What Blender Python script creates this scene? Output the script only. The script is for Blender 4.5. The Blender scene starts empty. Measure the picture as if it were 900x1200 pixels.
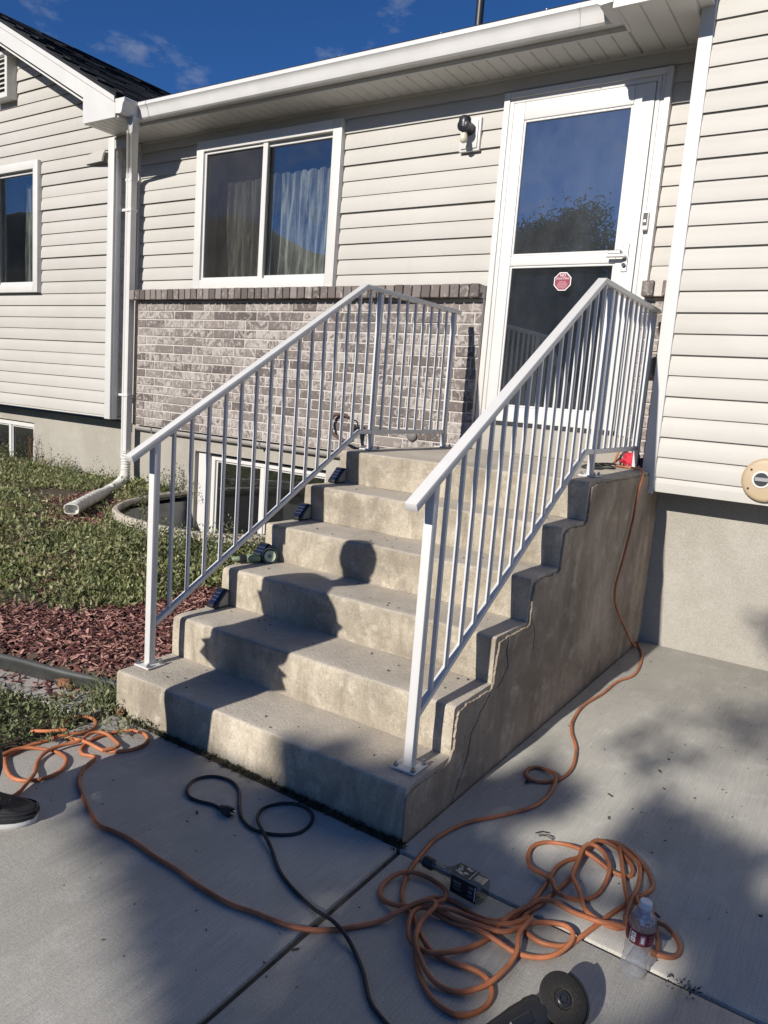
import bpy, bmesh, math, random
import numpy as np
from mathutils import Vector, Matrix, noise as mnoise

random.seed(7)
rng = np.random.default_rng(7)
SC = bpy.context.scene
COL = SC.collection
R = math.radians

# ------------------------------------------------------------------ camera
cam_d = bpy.data.cameras.new('camera')
cam = bpy.data.objects.new('camera', cam_d)
COL.objects.link(cam)
SC.camera = cam
cam_d.sensor_fit = 'VERTICAL'
cam_d.sensor_height = 36.0
cam_d.lens = 874.27 / 1200.0 * 36.0
cam_d.clip_start = 0.05
cam_d.clip_end = 6000.0
YAW, PITCH, ROLL = -0.5757, 0.1567, 0.0759
fw = Vector((math.sin(YAW) * math.cos(PITCH), math.cos(YAW) * math.cos(PITCH), -math.sin(PITCH)))
rt = Vector((math.cos(YAW), -math.sin(YAW), 0))
up = rt.cross(fw)
c_, s_ = math.cos(ROLL), math.sin(ROLL)
rt, up = rt * c_ + up * s_, up * c_ - rt * s_
cam.matrix_world = Matrix(((rt.x, up.x, -fw.x, 2.5218), (rt.y, up.y, -fw.y, -1.9205),
                           (rt.z, up.z, -fw.z, 1.4112), (0, 0, 0, 1)))

# ------------------------------------------------------------------ light
SUN_EL = R(26.5)
SUN_AZ = R(4.2)            # light travels towards +Y and a little towards +X
light_dir = Vector((math.sin(SUN_AZ) * math.cos(SUN_EL), math.cos(SUN_AZ) * math.cos(SUN_EL), -math.sin(SUN_EL)))
sun_d = bpy.data.lights.new('sun', 'SUN')
sun_d.energy = 5.0
sun_d.angle = R(0.53)
sun_d.color = (1.0, 0.945, 0.86)
sun = bpy.data.objects.new('sun', sun_d)
COL.objects.link(sun)
sun.rotation_euler = light_dir.to_track_quat('-Z', 'Y').to_euler()

world = bpy.data.worlds.new('World')
SC.world = world
world.use_nodes = True
wn, wl = world.node_tree.nodes, world.node_tree.links
wn.clear()
w_out = wn.new('ShaderNodeOutputWorld')
w_bg = wn.new('ShaderNodeBackground')
sky = wn.new('ShaderNodeTexSky')
sky.sky_type = 'NISHITA'
sky.sun_disc = False
sky.sun_elevation = SUN_EL
to_sun = -light_dir
sky.sun_rotation = math.atan2(to_sun.x, to_sun.y)
sky.altitude = 3000
sky.air_density = 0.9
sky.dust_density = 1.5
sky.ozone_density = 10.0
w_bg.inputs['Strength'].default_value = 0.09
# thin high cirrus, the same everywhere in the sky
tcw = wn.new('ShaderNodeTexCoord')
mapw = wn.new('ShaderNodeMapping')
mapw.inputs['Scale'].default_value = (7.0, 7.0, 15.0)
mapw.inputs['Location'].default_value = (0.35, 0.2, 0.1)
nz1 = wn.new('ShaderNodeTexNoise')
nz1.inputs['Scale'].default_value = 1.6
nz1.inputs['Detail'].default_value = 8
nz1.inputs['Roughness'].default_value = 0.62
rampw = wn.new('ShaderNodeValToRGB')
rampw.color_ramp.elements[0].position = 0.56
rampw.color_ramp.elements[1].position = 0.79
rampw.color_ramp.elements[1].color = (0.55, 0.55, 0.55, 1)
mixw = wn.new('ShaderNodeMix')
mixw.data_type = 'RGBA'
mixw.inputs['B'].default_value = (3.6, 3.9, 4.5, 1)
wl.new(tcw.outputs['Generated'], mapw.inputs['Vector'])
wl.new(mapw.outputs['Vector'], nz1.inputs['Vector'])
wl.new(nz1.outputs['Fac'], rampw.inputs['Fac'])
wl.new(rampw.outputs['Color'], mixw.inputs['Factor'])
hsw = wn.new('ShaderNodeHueSaturation')
hsw.inputs['Saturation'].default_value = 1.04
wl.new(sky.outputs['Color'], hsw.inputs['Color'])
wl.new(hsw.outputs['Color'], mixw.inputs['A'])
wl.new(mixw.outputs['Result'], w_bg.inputs['Color'])
wl.new(w_bg.outputs['Background'], w_out.inputs['Surface'])

SC.view_settings.view_transform = 'Standard'
SC.view_settings.look = 'None'
SC.view_settings.exposure = 0.2
SC.view_settings.gamma = 1.0
SC.view_settings.use_curve_mapping = False
SC.render.engine = 'CYCLES'
SC.cycles.max_bounces = 8
SC.cycles.transparent_max_bounces = 16
SC.cycles.caustics_reflective = False
SC.cycles.caustics_refractive = False

# ------------------------------------------------------------------ helpers
class MB:
    """collects geometry for ONE mesh object"""
    def __init__(self):
        self.v, self.f, self.mi = [], [], []
    def add(self, verts, faces, m=0):
        b = len(self.v)
        self.v += [tuple(v) for v in verts]
        self.f += [tuple(i + b for i in f) for f in faces]
        self.mi += [m] * len(faces)
        return self
    def box(self, x0, x1, y0, y1, z0, z1, m=0):
        v = [(x0, y0, z0), (x1, y0, z0), (x1, y1, z0), (x0, y1, z0), (x0, y0, z1), (x1, y0, z1), (x1, y1, z1), (x0, y1, z1)]
        return self.add(v, [(3, 2, 1, 0), (4, 5, 6, 7), (0, 1, 5, 4), (1, 2, 6, 5), (2, 3, 7, 6), (3, 0, 4, 7)], m)
    def prism(self, poly, axis, a0, a1, m=0, caps=True):
        """poly: 2D points in the plane of the other two axes (ordered x,y,z without axis)"""
        n = len(poly)
        def mk(p, a):
            return {'x': (a, p[0], p[1]), 'y': (p[0], a, p[1]), 'z': (p[0], p[1], a)}[axis]
        v = [mk(p, a0) for p in poly] + [mk(p, a1) for p in poly]
        f = [(i, (i + 1) % n, n + (i + 1) % n, n + i) for i in range(n)]
        if caps:
            f += [tuple(range(n))[::-1], tuple(range(n, 2 * n))]
        return self.add(v, f, m)
    def tube(self, path, r, n=8, caps=True, m=0):
        P = [Vector(p) for p in path]
        rs = r if isinstance(r, (list, tuple)) else [r] * len(P)
        v, f = [], []
        ref = None
        for i, p in enumerate(P):
            t = (P[min(i + 1, len(P) - 1)] - P[max(i - 1, 0)]).normalized()
            if ref is None:
                ref = t.orthogonal().normalized()
            ref = ref - t * ref.dot(t)
            ref = ref.normalized() if ref.length > 1e-6 else t.orthogonal().normalized()
            b = t.cross(ref)
            for k in range(n):
                a = 2 * math.pi * k / n
                v.append(p + (ref * math.cos(a) + b * math.sin(a)) * rs[i])
        for i in range(len(P) - 1):
            for k in range(n):
                f.append((i * n + k, i * n + (k + 1) % n, (i + 1) * n + (k + 1) % n, (i + 1) * n + k))
        if caps:
            f.append(tuple(range(n))[::-1])
            f.append(tuple(range((len(P) - 1) * n, len(P) * n)))
        return self.add(v, f, m)
    def lathe(self, prof, n=24, M=None, m=0):
        """prof: list of (radius, height) revolved about local Z"""
        v, f = [], []
        for r, h in prof:
            for k in range(n):
                a = 2 * math.pi * k / n
                v.append(Vector((r * math.cos(a), r * math.sin(a), h)))
        for i in range(len(prof) - 1):
            for k in range(n):
                f.append((i * n + k, i * n + (k + 1) % n, (i + 1) * n + (k + 1) % n, (i + 1) * n + k))
        f.append(tuple(range(n))[::-1])
        f.append(tuple(range((len(prof) - 1) * n, len(prof) * n)))
        if M is not None:
            v = [M @ p for p in v]
        return self.add(v, f, m)
    def xf(self, M, start=0):
        self.v[start:] = [tuple(M @ Vector(p)) for p in self.v[start:]]
        return self
    def mesh(self, name, mats, bevel=0.0, seg=1, smooth=None, fix=True):
        me = bpy.data.meshes.new(name)
        me.from_pydata(self.v, [], self.f)
        mats = mats if isinstance(mats, (list, tuple)) else [mats]
        for mm in mats:
            me.materials.append(mm)
        if len(mats) > 1:
            me.polygons.foreach_set('material_index', self.mi)
        if fix or bevel:
            bm = bmesh.new()
            bm.from_mesh(me)
            bmesh.ops.recalc_face_normals(bm, faces=bm.faces)
            if bevel:
                es = [e for e in bm.edges if len(e.link_faces) == 2 and e.calc_face_angle(0) > R(25)]
                bmesh.ops.bevel(bm, geom=es, offset=bevel, segments=seg, profile=0.5, affect='EDGES', clamp_overlap=True)
            bm.to_mesh(me)
            bm.free()
        if smooth is not None:
            me.polygons.foreach_set('use_smooth', [True] * len(me.polygons))
            me.set_sharp_from_angle(angle=R(smooth))
        me.update()
        return me
    def build(self, name, mats, parent=None, bevel=0.0, seg=1, smooth=None, fix=True):
        return link(name, self.mesh(name, mats, bevel, seg, smooth, fix), parent)

def link(name, me, parent=None, loc=None):
    o = bpy.data.objects.new(name, me)
    COL.objects.link(o)
    if parent is not None:
        o.parent = parent
        if parent.type == 'EMPTY':
            o.matrix_parent_inverse = Matrix.Translation(parent.location).inverted()
    if loc is not None:
        o.location = loc
    return o

def tag(o, label=None, cat=None, group=None, kind=None):
    if label: o['label'] = label
    if cat: o['category'] = cat
    if group: o['group'] = group
    if kind: o['kind'] = kind
    return o

def thing(name, loc, label, cat, group=None):
    o = bpy.data.objects.new(name, None)
    o.empty_display_size = 0.1
    COL.objects.link(o)
    o.location = loc
    return tag(o, label, cat, group)

def copy_tree(o, parent=None):
    c = o.copy()
    COL.objects.link(c)
    if parent is not None:
        inv = o.matrix_parent_inverse.copy()
        c.parent = parent
        c.matrix_parent_inverse = inv
    for ch in list(o.children):
        copy_tree(ch, c)
    return c

def catmull(P, step):
    P = [Vector(p) for p in P]
    out = []
    for i in range(len(P) - 1):
        p0, p1, p2, p3 = P[max(i - 1, 0)], P[i], P[i + 1], P[min(i + 2, len(P) - 1)]
        n = max(1, int((p2 - p1).length / step))
        for k in range(n):
            t = k / n
            out.append(0.5 * ((2 * p1) + (p2 - p0) * t + (2 * p0 - 5 * p1 + 4 * p2 - p3) * t * t + (3 * p1 - p0 - 3 * p2 + p3) * t ** 3))
    out.append(P[-1])
    return out

# ------------------------------------------------------------------ materials
def newmat(name):
    m = bpy.data.materials.new(name)
    m.use_nodes = True
    nt = m.node_tree
    return m, nt, nt.nodes, nt.links, nt.nodes['Principled BSDF']

def plain(name, col, rough=0.6, metal=0.0, var=0.06, scale=9.0, bump=0.0, bscale=200.0, spec=0.5, rand=0.0):
    """one colour with faint mottling, optional relief and a small per-piece tint"""
    m, nt, N, L, b = newmat(name)
    b.inputs['Roughness'].default_value = rough
    b.inputs['Metallic'].default_value = metal
    b.inputs['Specular IOR Level'].default_value = spec
    g = N.new('ShaderNodeNewGeometry')
    nz = N.new('ShaderNodeTexNoise')
    nz.inputs['Scale'].default_value = scale
    nz.inputs['Detail'].default_value = 6
    L.new(g.outputs['Position'], nz.inputs['Vector'])
    r = N.new('ShaderNodeValToRGB')
    r.color_ramp.elements[0].position = 0.3
    r.color_ramp.elements[1].position = 0.7
    r.color_ramp.elements[0].color = tuple(c * (1 - var) for c in col) + (1,)
    r.color_ramp.elements[1].color = tuple(min(1, c * (1 + var)) for c in col) + (1,)
    L.new(nz.outputs['Fac'], r.inputs['Fac'])
    last = r.outputs['Color']
    if rand:
        oi = N.new('ShaderNodeObjectInfo')
        mr = N.new('ShaderNodeMapRange')
        mr.inputs['To Min'].default_value = 1 - rand
        mr.inputs['To Max'].default_value = 1 + rand
        L.new(oi.outputs['Random'], mr.inputs['Value'])
        hs = N.new('ShaderNodeHueSaturation')
        L.new(mr.outputs['Result'], hs.inputs['Value'])
        L.new(last, hs.inputs['Color'])
        last = hs.outputs['Color']
    L.new(last, b.inputs['Base Color'])
    if bump:
        n2 = N.new('ShaderNodeTexNoise')
        n2.inputs['Scale'].default_value = bscale
        n2.inputs['Detail'].default_value = 4
        L.new(g.outputs['Position'], n2.inputs['Vector'])
        bp = N.new('ShaderNodeBump')
        bp.inputs['Strength'].default_value = bump
        bp.inputs['Distance'].default_value = 0.004
        L.new(n2.outputs['Fac'], bp.inputs['Height'])
        L.new(bp.outputs['Normal'], b.inputs['Normal'])
    return m

def noise_node(N, L, vec, scale, detail=6, rough=0.55, stretch=None, dist=0.0):
    nz = N.new('ShaderNodeTexNoise')
    nz.inputs['Scale'].default_value = scale
    nz.inputs['Detail'].default_value = detail
    nz.inputs['Roughness'].default_value = rough
    nz.inputs['Distortion'].default_value = dist
    if stretch:
        mp = N.new('ShaderNodeMapping')
        mp.inputs['Scale'].default_value = stretch
        L.new(vec, mp.inputs['Vector'])
        vec = mp.outputs['Vector']
    L.new(vec, nz.inputs['Vector'])
    return nz.outputs['Fac']

def ramp_node(N, L, fac, stops):
    r = N.new('ShaderNodeValToRGB')
    els = r.color_ramp.elements
    while len(els) < len(stops):
        els.new(0.5)
    for e, (p, c) in zip(els, stops):
        e.position = p
        e.color = (c, c, c, 1) if isinstance(c, (int, float)) else tuple(c) + (1,)
    L.new(fac, r.inputs['Fac'])
    return r.outputs['Color']

def mix_node(N, L, fac, a, b, mode='MIX'):
    m = N.new('ShaderNodeMix')
    m.data_type = 'RGBA'
    m.blend_type = mode
    for sock, val in (('Factor', fac), ('A', a), ('B', b)):
        if isinstance(val, (int, float)):
            m.inputs[sock].default_value = val
        elif isinstance(val, tuple):
            m.inputs[sock].default_value = val + (1,)
        else:
            L.new(val, m.inputs[sock])
    return m.outputs['Result']

def concrete(name, base, dark, light, blotch=1.6, speck=70.0, bump=0.35, broom=None, pits=0.0, rough=0.9, streak=None, stain=0.5, rand=0.0, tread=None):
    m, nt, N, L, b = newmat(name)
    b.inputs['Roughness'].default_value = rough
    b.inputs['Specular IOR Level'].default_value = 0.25
    g = N.new('ShaderNodeNewGeometry')
    P = g.outputs['Position']
    big = noise_node(N, L, P, blotch, 8, 0.62, dist=0.4)
    col = mix_node(N, L, ramp_node(N, L, big, [(0.32, 0.0), (0.68, 1.0)]), dark, base)
    mid = noise_node(N, L, P, blotch * 5.3, 8, 0.7)
    col = mix_node(N, L, ramp_node(N, L, mid, [(0.52, 0.0), (0.78, 0.75)]), col, light)
    mid2 = noise_node(N, L, P, blotch * 9.1 + 1, 6, 0.75)
    col = mix_node(N, L, ramp_node(N, L, mid2, [(0.56, 0.0), (0.72, stain)]), col, dark)
    if streak:
        st = noise_node(N, L, P, 4.0, 6, 0.6, stretch=streak)
        col = mix_node(N, L, ramp_node(N, L, st, [(0.45, 0.0), (0.75, 0.7)]), col, dark)
    if broom:
        bl = noise_node(N, L, P, 1.0, 3, 0.6, stretch=broom)
        col = mix_node(N, L, 1.0, col, ramp_node(N, L, bl, [(0.3, 0.86), (0.7, 1.07)]), 'MULTIPLY')
    if tread:      # patchy grey on the level faces, rust-brown runs on the upright ones
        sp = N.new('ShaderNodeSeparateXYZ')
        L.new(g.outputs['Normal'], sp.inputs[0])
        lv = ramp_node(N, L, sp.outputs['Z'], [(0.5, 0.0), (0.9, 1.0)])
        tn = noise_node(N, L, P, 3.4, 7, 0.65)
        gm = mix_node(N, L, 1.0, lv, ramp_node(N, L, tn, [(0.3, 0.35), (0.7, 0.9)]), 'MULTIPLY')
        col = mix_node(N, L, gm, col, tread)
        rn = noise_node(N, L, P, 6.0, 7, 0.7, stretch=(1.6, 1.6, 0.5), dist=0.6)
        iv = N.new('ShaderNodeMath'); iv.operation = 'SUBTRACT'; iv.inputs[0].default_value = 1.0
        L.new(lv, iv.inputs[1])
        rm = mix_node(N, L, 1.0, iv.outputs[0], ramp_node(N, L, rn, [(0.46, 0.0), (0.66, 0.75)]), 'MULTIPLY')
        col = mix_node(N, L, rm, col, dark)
    fine = noise_node(N, L, P, speck * 3.2, 3, 0.7)
    col = mix_node(N, L, 0.55, col, ramp_node(N, L, fine, [(0.25, 0.45), (0.75, 1.35)]), 'MULTIPLY')
    if rand:
        oi = N.new('ShaderNodeObjectInfo')
        mr = N.new('ShaderNodeMapRange')
        mr.inputs['To Min'].default_value = 1 - rand
        mr.inputs['To Max'].default_value = 1 + rand
        L.new(oi.outputs['Random'], mr.inputs['Value'])
        hs = N.new('ShaderNodeHueSaturation')
        L.new(mr.outputs['Result'], hs.inputs['Value'])
        L.new(col, hs.inputs['Color'])
        col = hs.outputs['Color']
    L.new(col, b.inputs['Base Color'])
    h = noise_node(N, L, P, speck, 8, 0.75)
    bp = N.new('ShaderNodeBump')
    bp.inputs['Strength'].default_value = bump
    bp.inputs['Distance'].default_value = 0.006
    L.new(h, bp.inputs['Height'])
    nrm = bp.outputs['Normal']
    if broom:
        hb = noise_node(N, L, P, 1.0, 3, 0.6, stretch=broom)
        b2 = N.new('ShaderNodeBump')
        b2.inputs['Strength'].default_value = 0.35
        b2.inputs['Distance'].default_value = 0.003
        L.new(hb, b2.inputs['Height'])
        L.new(nrm, b2.inputs['Normal'])
        nrm = b2.outputs['Normal']
    if pits:
        vo = N.new('ShaderNodeTexVoronoi')
        vo.inputs['Scale'].default_value = pits
        L.new(P, vo.inputs['Vector'])
        hp = ramp_node(N, L, vo.outputs['Distance'], [(0.1, 0.0), (0.25, 1.0)])
        b3 = N.new('ShaderNodeBump')
        b3.inputs['Strength'].default_value = 0.4
        b3.inputs['Distance'].default_value = 0.003
        L.new(hp, b3.inputs['Height'])
        L.new(nrm, b3.inputs['Normal'])
        nrm = b3.outputs['Normal']
    L.new(nrm, b.inputs['Normal'])
    return m

def glass_pane(name, tint, refl, dust_sheen=0.0, rough=0.004, dust_sheen_col=(0.5, 0.52, 0.55), crinkle=0.0):
    m, nt, N, L, b = newmat(name)
    N.remove(b)
    out = N['Material Output']
    tr = N.new('ShaderNodeBsdfTransparent')
    tr.inputs['Color'].default_value = tint + (1,)
    gl = N.new('ShaderNodeBsdfGlossy')
    gl.inputs['Roughness'].default_value = rough
    g = N.new('ShaderNodeNewGeometry')
    wv = noise_node(N, L, g.outputs['Position'], 85.0 if crinkle else 1.7, 2, 0.4)
    bp = N.new('ShaderNodeBump')
    bp.inputs['Strength'].default_value = crinkle or 0.02
    bp.inputs['Distance'].default_value = 0.05 if not crinkle else 0.006
    L.new(wv, bp.inputs['Height'])
    L.new(bp.outputs['Normal'], gl.inputs['Normal'])
    lw = N.new('ShaderNodeLayerWeight')
    lw.inputs['Blend'].default_value = 0.5
    pw = N.new('ShaderNodeMath')
    pw.operation = 'POWER'
    pw.inputs[1].default_value = 5.0
    L.new(lw.outputs['Facing'], pw.inputs[0])
    mr = N.new('ShaderNodeMapRange')
    mr.inputs['To Min'].default_value = refl
    mr.inputs['To Max'].default_value = 1.0
    L.new(pw.outputs[0], mr.inputs['Value'])
    mx = N.new('ShaderNodeMixShader')
    L.new(mr.outputs['Result'], mx.inputs['Fac'])
    L.new(tr.outputs['BSDF'], mx.inputs[1])
    L.new(gl.outputs['BSDF'], mx.inputs[2])
    last = mx.outputs['Shader']
    if dust_sheen:
        df = N.new('ShaderNodeBsdfDiffuse')
        df.inputs['Color'].default_value = dust_sheen_col + (1,)
        dn = noise_node(N, L, g.outputs['Position'], 3.0, 9, 0.7, stretch=(1, 1, 0.6))
        fac = ramp_node(N, L, dn, [(0.3, dust_sheen * 0.35), (0.75, dust_sheen * 1.6)])
        m2 = N.new('ShaderNodeMixShader')
        L.new(fac, m2.inputs['Fac'])
        L.new(last, m2.inputs[1])
        L.new(df.outputs['BSDF'], m2.inputs[2])
        last = m2.outputs['Shader']
    L.new(last, out.inputs['Surface'])
    return m

def siding_mat():
    m, nt, N, L, b = newmat('vinyl_siding')
    b.inputs['Roughness'].default_value = 0.55
    b.inputs['Specular IOR Level'].default_value = 0.35
    g = N.new('ShaderNodeNewGeometry')
    P = g.outputs['Position']
    big = noise_node(N, L, P, 1.3, 8, 0.65)
    col = mix_node(N, L, ramp_node(N, L, big, [(0.35, 0.0), (0.7, 1.0)]), (0.445, 0.425, 0.39), (0.485, 0.468, 0.435))
    st = noise_node(N, L, P, 2.2, 8, 0.7, stretch=(2.2, 1, 0.9))
    col = mix_node(N, L, ramp_node(N, L, st, [(0.6, 0.0), (0.85, 0.45)]), col, (0.385, 0.34, 0.275))
    oi = N.new('ShaderNodeObjectInfo')
    mr = N.new('ShaderNodeMapRange')
    mr.inputs['To Min'].default_value = 0.965
    mr.inputs['To Max'].default_value = 1.03
    L.new(oi.outputs['Random'], mr.inputs['Value'])
    hs = N.new('ShaderNodeHueSaturation')
    L.new(mr.outputs['Result'], hs.inputs['Value'])
    L.new(col, hs.inputs['Color'])
    L.new(hs.outputs['Color'], b.inputs['Base Color'])
    gr = noise_node(N, L, P, 30.0, 5, 0.6, stretch=(0.35, 1, 6))
    bp = N.new('ShaderNodeBump')
    bp.inputs['Strength'].default_value = 0.16
    bp.inputs['Distance'].default_value = 0.003
    L.new(gr, bp.inputs['Height'])
    wob = noise_node(N, L, P, 2.5, 2, 0.5, stretch=(1, 1, 2))
    b2 = N.new('ShaderNodeBump')
    b2.inputs['Strength'].default_value = 0.12
    b2.inputs['Distance'].default_value = 0.03
    L.new(wob, b2.inputs['Height'])
    L.new(bp.outputs['Normal'], b2.inputs['Normal'])
    L.new(b2.outputs['Normal'], b.inputs['Normal'])
    return m

def brick_mat(name='whitewashed_brick', lo=0.44, hi=0.60):
    m, nt, N, L, b = newmat(name)
    b.inputs['Roughness'].default_value = 0.92
    b.inputs['Specular IOR Level'].default_value = 0.2
    g = N.new('ShaderNodeNewGeometry')
    P = g.outputs['Position']
    oi = N.new('ShaderNodeObjectInfo')
    base = ramp_node(N, L, oi.outputs['Random'], [(0.0, (0.115, 0.097, 0.09)), (0.45, (0.18, 0.153, 0.141)), (0.8, (0.25, 0.217, 0.2)), (1.0, (0.13, 0.113, 0.107))])
    offs = N.new('ShaderNodeVectorMath')
    offs.operation = 'MULTIPLY_ADD'
    offs.inputs[1].default_value = (61.0, 37.0, 83.0)
    L.new(oi.outputs['Random'], offs.inputs[0])
    L.new(P, offs.inputs[2])
    sm = noise_node(N, L, offs.outputs[0], 15.0, 6, 0.68, stretch=(1.0, 1, 0.85), dist=1.8)
    lim = N.new('ShaderNodeMath')
    lim.operation = 'MULTIPLY_ADD'
    lim.inputs[1].default_value = 0.19
    lim.inputs[2].default_value = -0.115
    frac = N.new('ShaderNodeMath')
    frac.operation = 'FRACT'
    mul = N.new('ShaderNodeMath')
    mul.operation = 'MULTIPLY'
    mul.inputs[1].default_value = 17.31
    L.new(oi.outputs['Random'], mul.inputs[0])
    L.new(mul.outputs[0], frac.inputs[0])
    L.new(frac.outputs[0], lim.inputs[0])
    addn = N.new('ShaderNodeMath')
    addn.operation = 'ADD'
    L.new(sm, addn.inputs[0])
    L.new(lim.outputs[0], addn.inputs[1])
    wash = ramp_node(N, L, addn.outputs[0], [(lo, 0.0), (hi, 0.85)])
    col = mix_node(N, L, wash, base, (0.46, 0.42, 0.385))
    fine = noise_node(N, L, P, 160.0, 3, 0.7)
    col = mix_node(N, L, 0.5, col, ramp_node(N, L, fine, [(0.25, 0.6), (0.75, 1.25)]), 'MULTIPLY')
    L.new(col, b.inputs['Base Color'])
    bp = N.new('ShaderNodeBump')
    bp.inputs['Strength'].default_value = 0.5
    bp.inputs['Distance'].default_value = 0.006
    L.new(noise_node(N, L, P, 60.0, 6, 0.7), bp.inputs['Height'])
    L.new(bp.outputs['Normal'], b.inputs['Normal'])
    return m

def leaf_mat(name, c0, c1, c2, trans=0.35, dry=0.0):
    m, nt, N, L, b = newmat(name)
    b.inputs['Roughness'].default_value = 0.55
    b.inputs['Specular IOR Level'].default_value = 0.35
    g = N.new('ShaderNodeNewGeometry')
    r1 = ramp_node(N, L, g.outputs['Random Per Island'], [(0.0, c0), (0.5, c1), (1.0, c2)])
    nz = noise_node(N, L, g.outputs['Position'], 2.2, 4, 0.6)
    col = mix_node(N, L, 0.6, r1, ramp_node(N, L, nz, [(0.3, 0.6), (0.7, 1.35)]), 'MULTIPLY')
    if dry:
        nd = noise_node(N, L, g.outputs['Position'], 3.3, 5, 0.7)
        col = mix_node(N, L, ramp_node(N, L, nd, [(0.5, 0.0), (0.68, dry)]), col, (0.34, 0.29, 0.16))
    L.new(col, b.inputs['Base Color'])
    tl = N.new('ShaderNodeBsdfTranslucent')
    L.new(col, tl.inputs['Color'])
    mx = N.new('ShaderNodeMixShader')
    mx.inputs['Fac'].default_value = trans
    L.new(b.outputs['BSDF'], mx.inputs[1])
    L.new(tl.outputs['BSDF'], mx.inputs[2])
    L.new(mx.outputs['Shader'], N['Material Output'].inputs['Surface'])
    return m

M_SIDING = siding_mat()
M_TRIM = plain('white_trim_paint', (0.58, 0.57, 0.55), 0.5, var=0.04, scale=5, bump=0.05, bscale=90)
M_WINFRAME = plain('white_vinyl_frame', (0.60, 0.585, 0.56), 0.4, var=0.03)
M_DOOR = plain('white_door_enamel', (0.62, 0.615, 0.60), 0.38, var=0.02)
M_SOFFIT = plain('white_soffit_aluminium', (0.62, 0.61, 0.58), 0.5, var=0.04, scale=4)
M_GUTTER = plain('white_gutter_enamel', (0.60, 0.59, 0.575), 0.42, var=0.05, scale=6)
M_RAIL = plain('white_powder_coat', (0.60, 0.59, 0.575), 0.34, var=0.02, scale=20, bump=0.03, bscale=600)
M_BOLT = plain('zinc_bolt', (0.35, 0.35, 0.36), 0.4, metal=0.9)
M_BRICK = brick_mat()
M_LEDGE = brick_mat('brown_ledge_brick', 0.54, 0.74)
M_MORTAR = concrete('mortar', (0.56, 0.52, 0.48), (0.48, 0.44, 0.405), (0.62, 0.58, 0.54), blotch=4, speck=120)
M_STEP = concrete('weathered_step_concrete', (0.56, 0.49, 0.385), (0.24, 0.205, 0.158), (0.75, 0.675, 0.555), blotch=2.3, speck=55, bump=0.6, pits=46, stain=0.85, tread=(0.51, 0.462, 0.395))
M_PARGE = concrete('stained_parge', (0.56, 0.455, 0.345), (0.22, 0.175, 0.13), (0.72, 0.62, 0.49), blotch=1.8, speck=60, bump=0.9, streak=(1, 2.6, 0.45), stain=0.8)
M_FOUND = concrete('foundation_concrete', (0.395, 0.37, 0.325), (0.325, 0.30, 0.255), (0.45, 0.43, 0.39), blotch=1.1, speck=60, bump=0.25, streak=(1.2, 1.2, 0.4), stain=0.35)
M_SLAB = concrete('paving_concrete', (0.52, 0.50, 0.45), (0.40, 0.385, 0.345), (0.63, 0.61, 0.555), blotch=1.2, speck=75, bump=0.35, broom=(230, 5, 1), stain=0.4, rand=0.06)
M_PATH = concrete('old_path_concrete', (0.50, 0.455, 0.415), (0.40, 0.36, 0.325), (0.58, 0.54, 0.5), blotch=2.5, speck=90, bump=0.5)
M_JOINT = plain('joint_dirt', (0.07, 0.062, 0.052), 0.95, var=0.3, scale=40)
M_SOIL = concrete('soil', (0.10, 0.078, 0.058), (0.06, 0.047, 0.036), (0.15, 0.12, 0.09), blotch=6, speck=60, bump=0.9)
M_EARTH = concrete('earth', (0.16, 0.145, 0.09), (0.10, 0.10, 0.06), (0.22, 0.2, 0.13), blotch=0.2, speck=3)
M_ASPHALT = concrete('street_asphalt', (0.055, 0.055, 0.057), (0.042, 0.042, 0.043), (0.075, 0.075, 0.075), blotch=0.8, speck=60)
M_SHINGLE = concrete('asphalt_shingle', (0.028, 0.03, 0.036), (0.016, 0.018, 0.022), (0.05, 0.052, 0.06), blotch=6, speck=90, bump=0.6)
M_DARK = plain('dark_interior', (0.03, 0.03, 0.034), 0.9)
M_MAINDOOR = plain('dark_door_paint', (0.06, 0.085, 0.11), 0.45)
M_CURTAIN = plain('sheer_curtain', (0.62, 0.60, 0.57), 0.9, var=0.12, scale=14)
def sheer(name, col, lo, hi, seed):
    m, nt, N, L, b = newmat(name)
    N.remove(b)
    g = N.new('ShaderNodeNewGeometry')
    df = N.new('ShaderNodeBsdfDiffuse')
    df.inputs['Color'].default_value = col + (1,)
    tl = N.new('ShaderNodeBsdfTranslucent')
    tl.inputs['Color'].default_value = col + (1,)
    m1 = N.new('ShaderNodeMixShader')
    m1.inputs['Fac'].default_value = 0.3
    L.new(df.outputs[0], m1.inputs[1]); L.new(tl.outputs[0], m1.inputs[2])
    tr = N.new('ShaderNodeBsdfTransparent')
    n1 = noise_node(N, L, g.outputs['Position'], 9.0, 8, 0.72, stretch=(3.2, 1.0, 0.22), dist=0.5)
    fac = ramp_node(N, L, n1, [(0.36, lo), (0.52, (lo + hi) * 0.4), (0.64, hi)])
    m2 = N.new('ShaderNodeMixShader')
    L.new(fac, m2.inputs['Fac'])
    L.new(tr.outputs[0], m2.inputs[1]); L.new(m1.outputs[0], m2.inputs[2])
    L.new(m2.outputs[0], N['Material Output'].inputs['Surface'])
    return m
M_SHEER = sheer('sheer_lace', (0.74, 0.74, 0.66), 0.06, 0.95, 1)
M_DRAPE = plain('blue_curtain', (0.10, 0.12, 0.16), 0.9, var=0.1)
M_GLASS = glass_pane('window_glass', (0.93, 0.95, 0.95), 0.17, dust_sheen=0.01)
M_SCREENGLASS = glass_pane('screened_glass', (0.66, 0.66, 0.65), 0.05, dust_sheen=0.09, rough=0.05, dust_sheen_col=(0.22, 0.21, 0.2))
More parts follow.
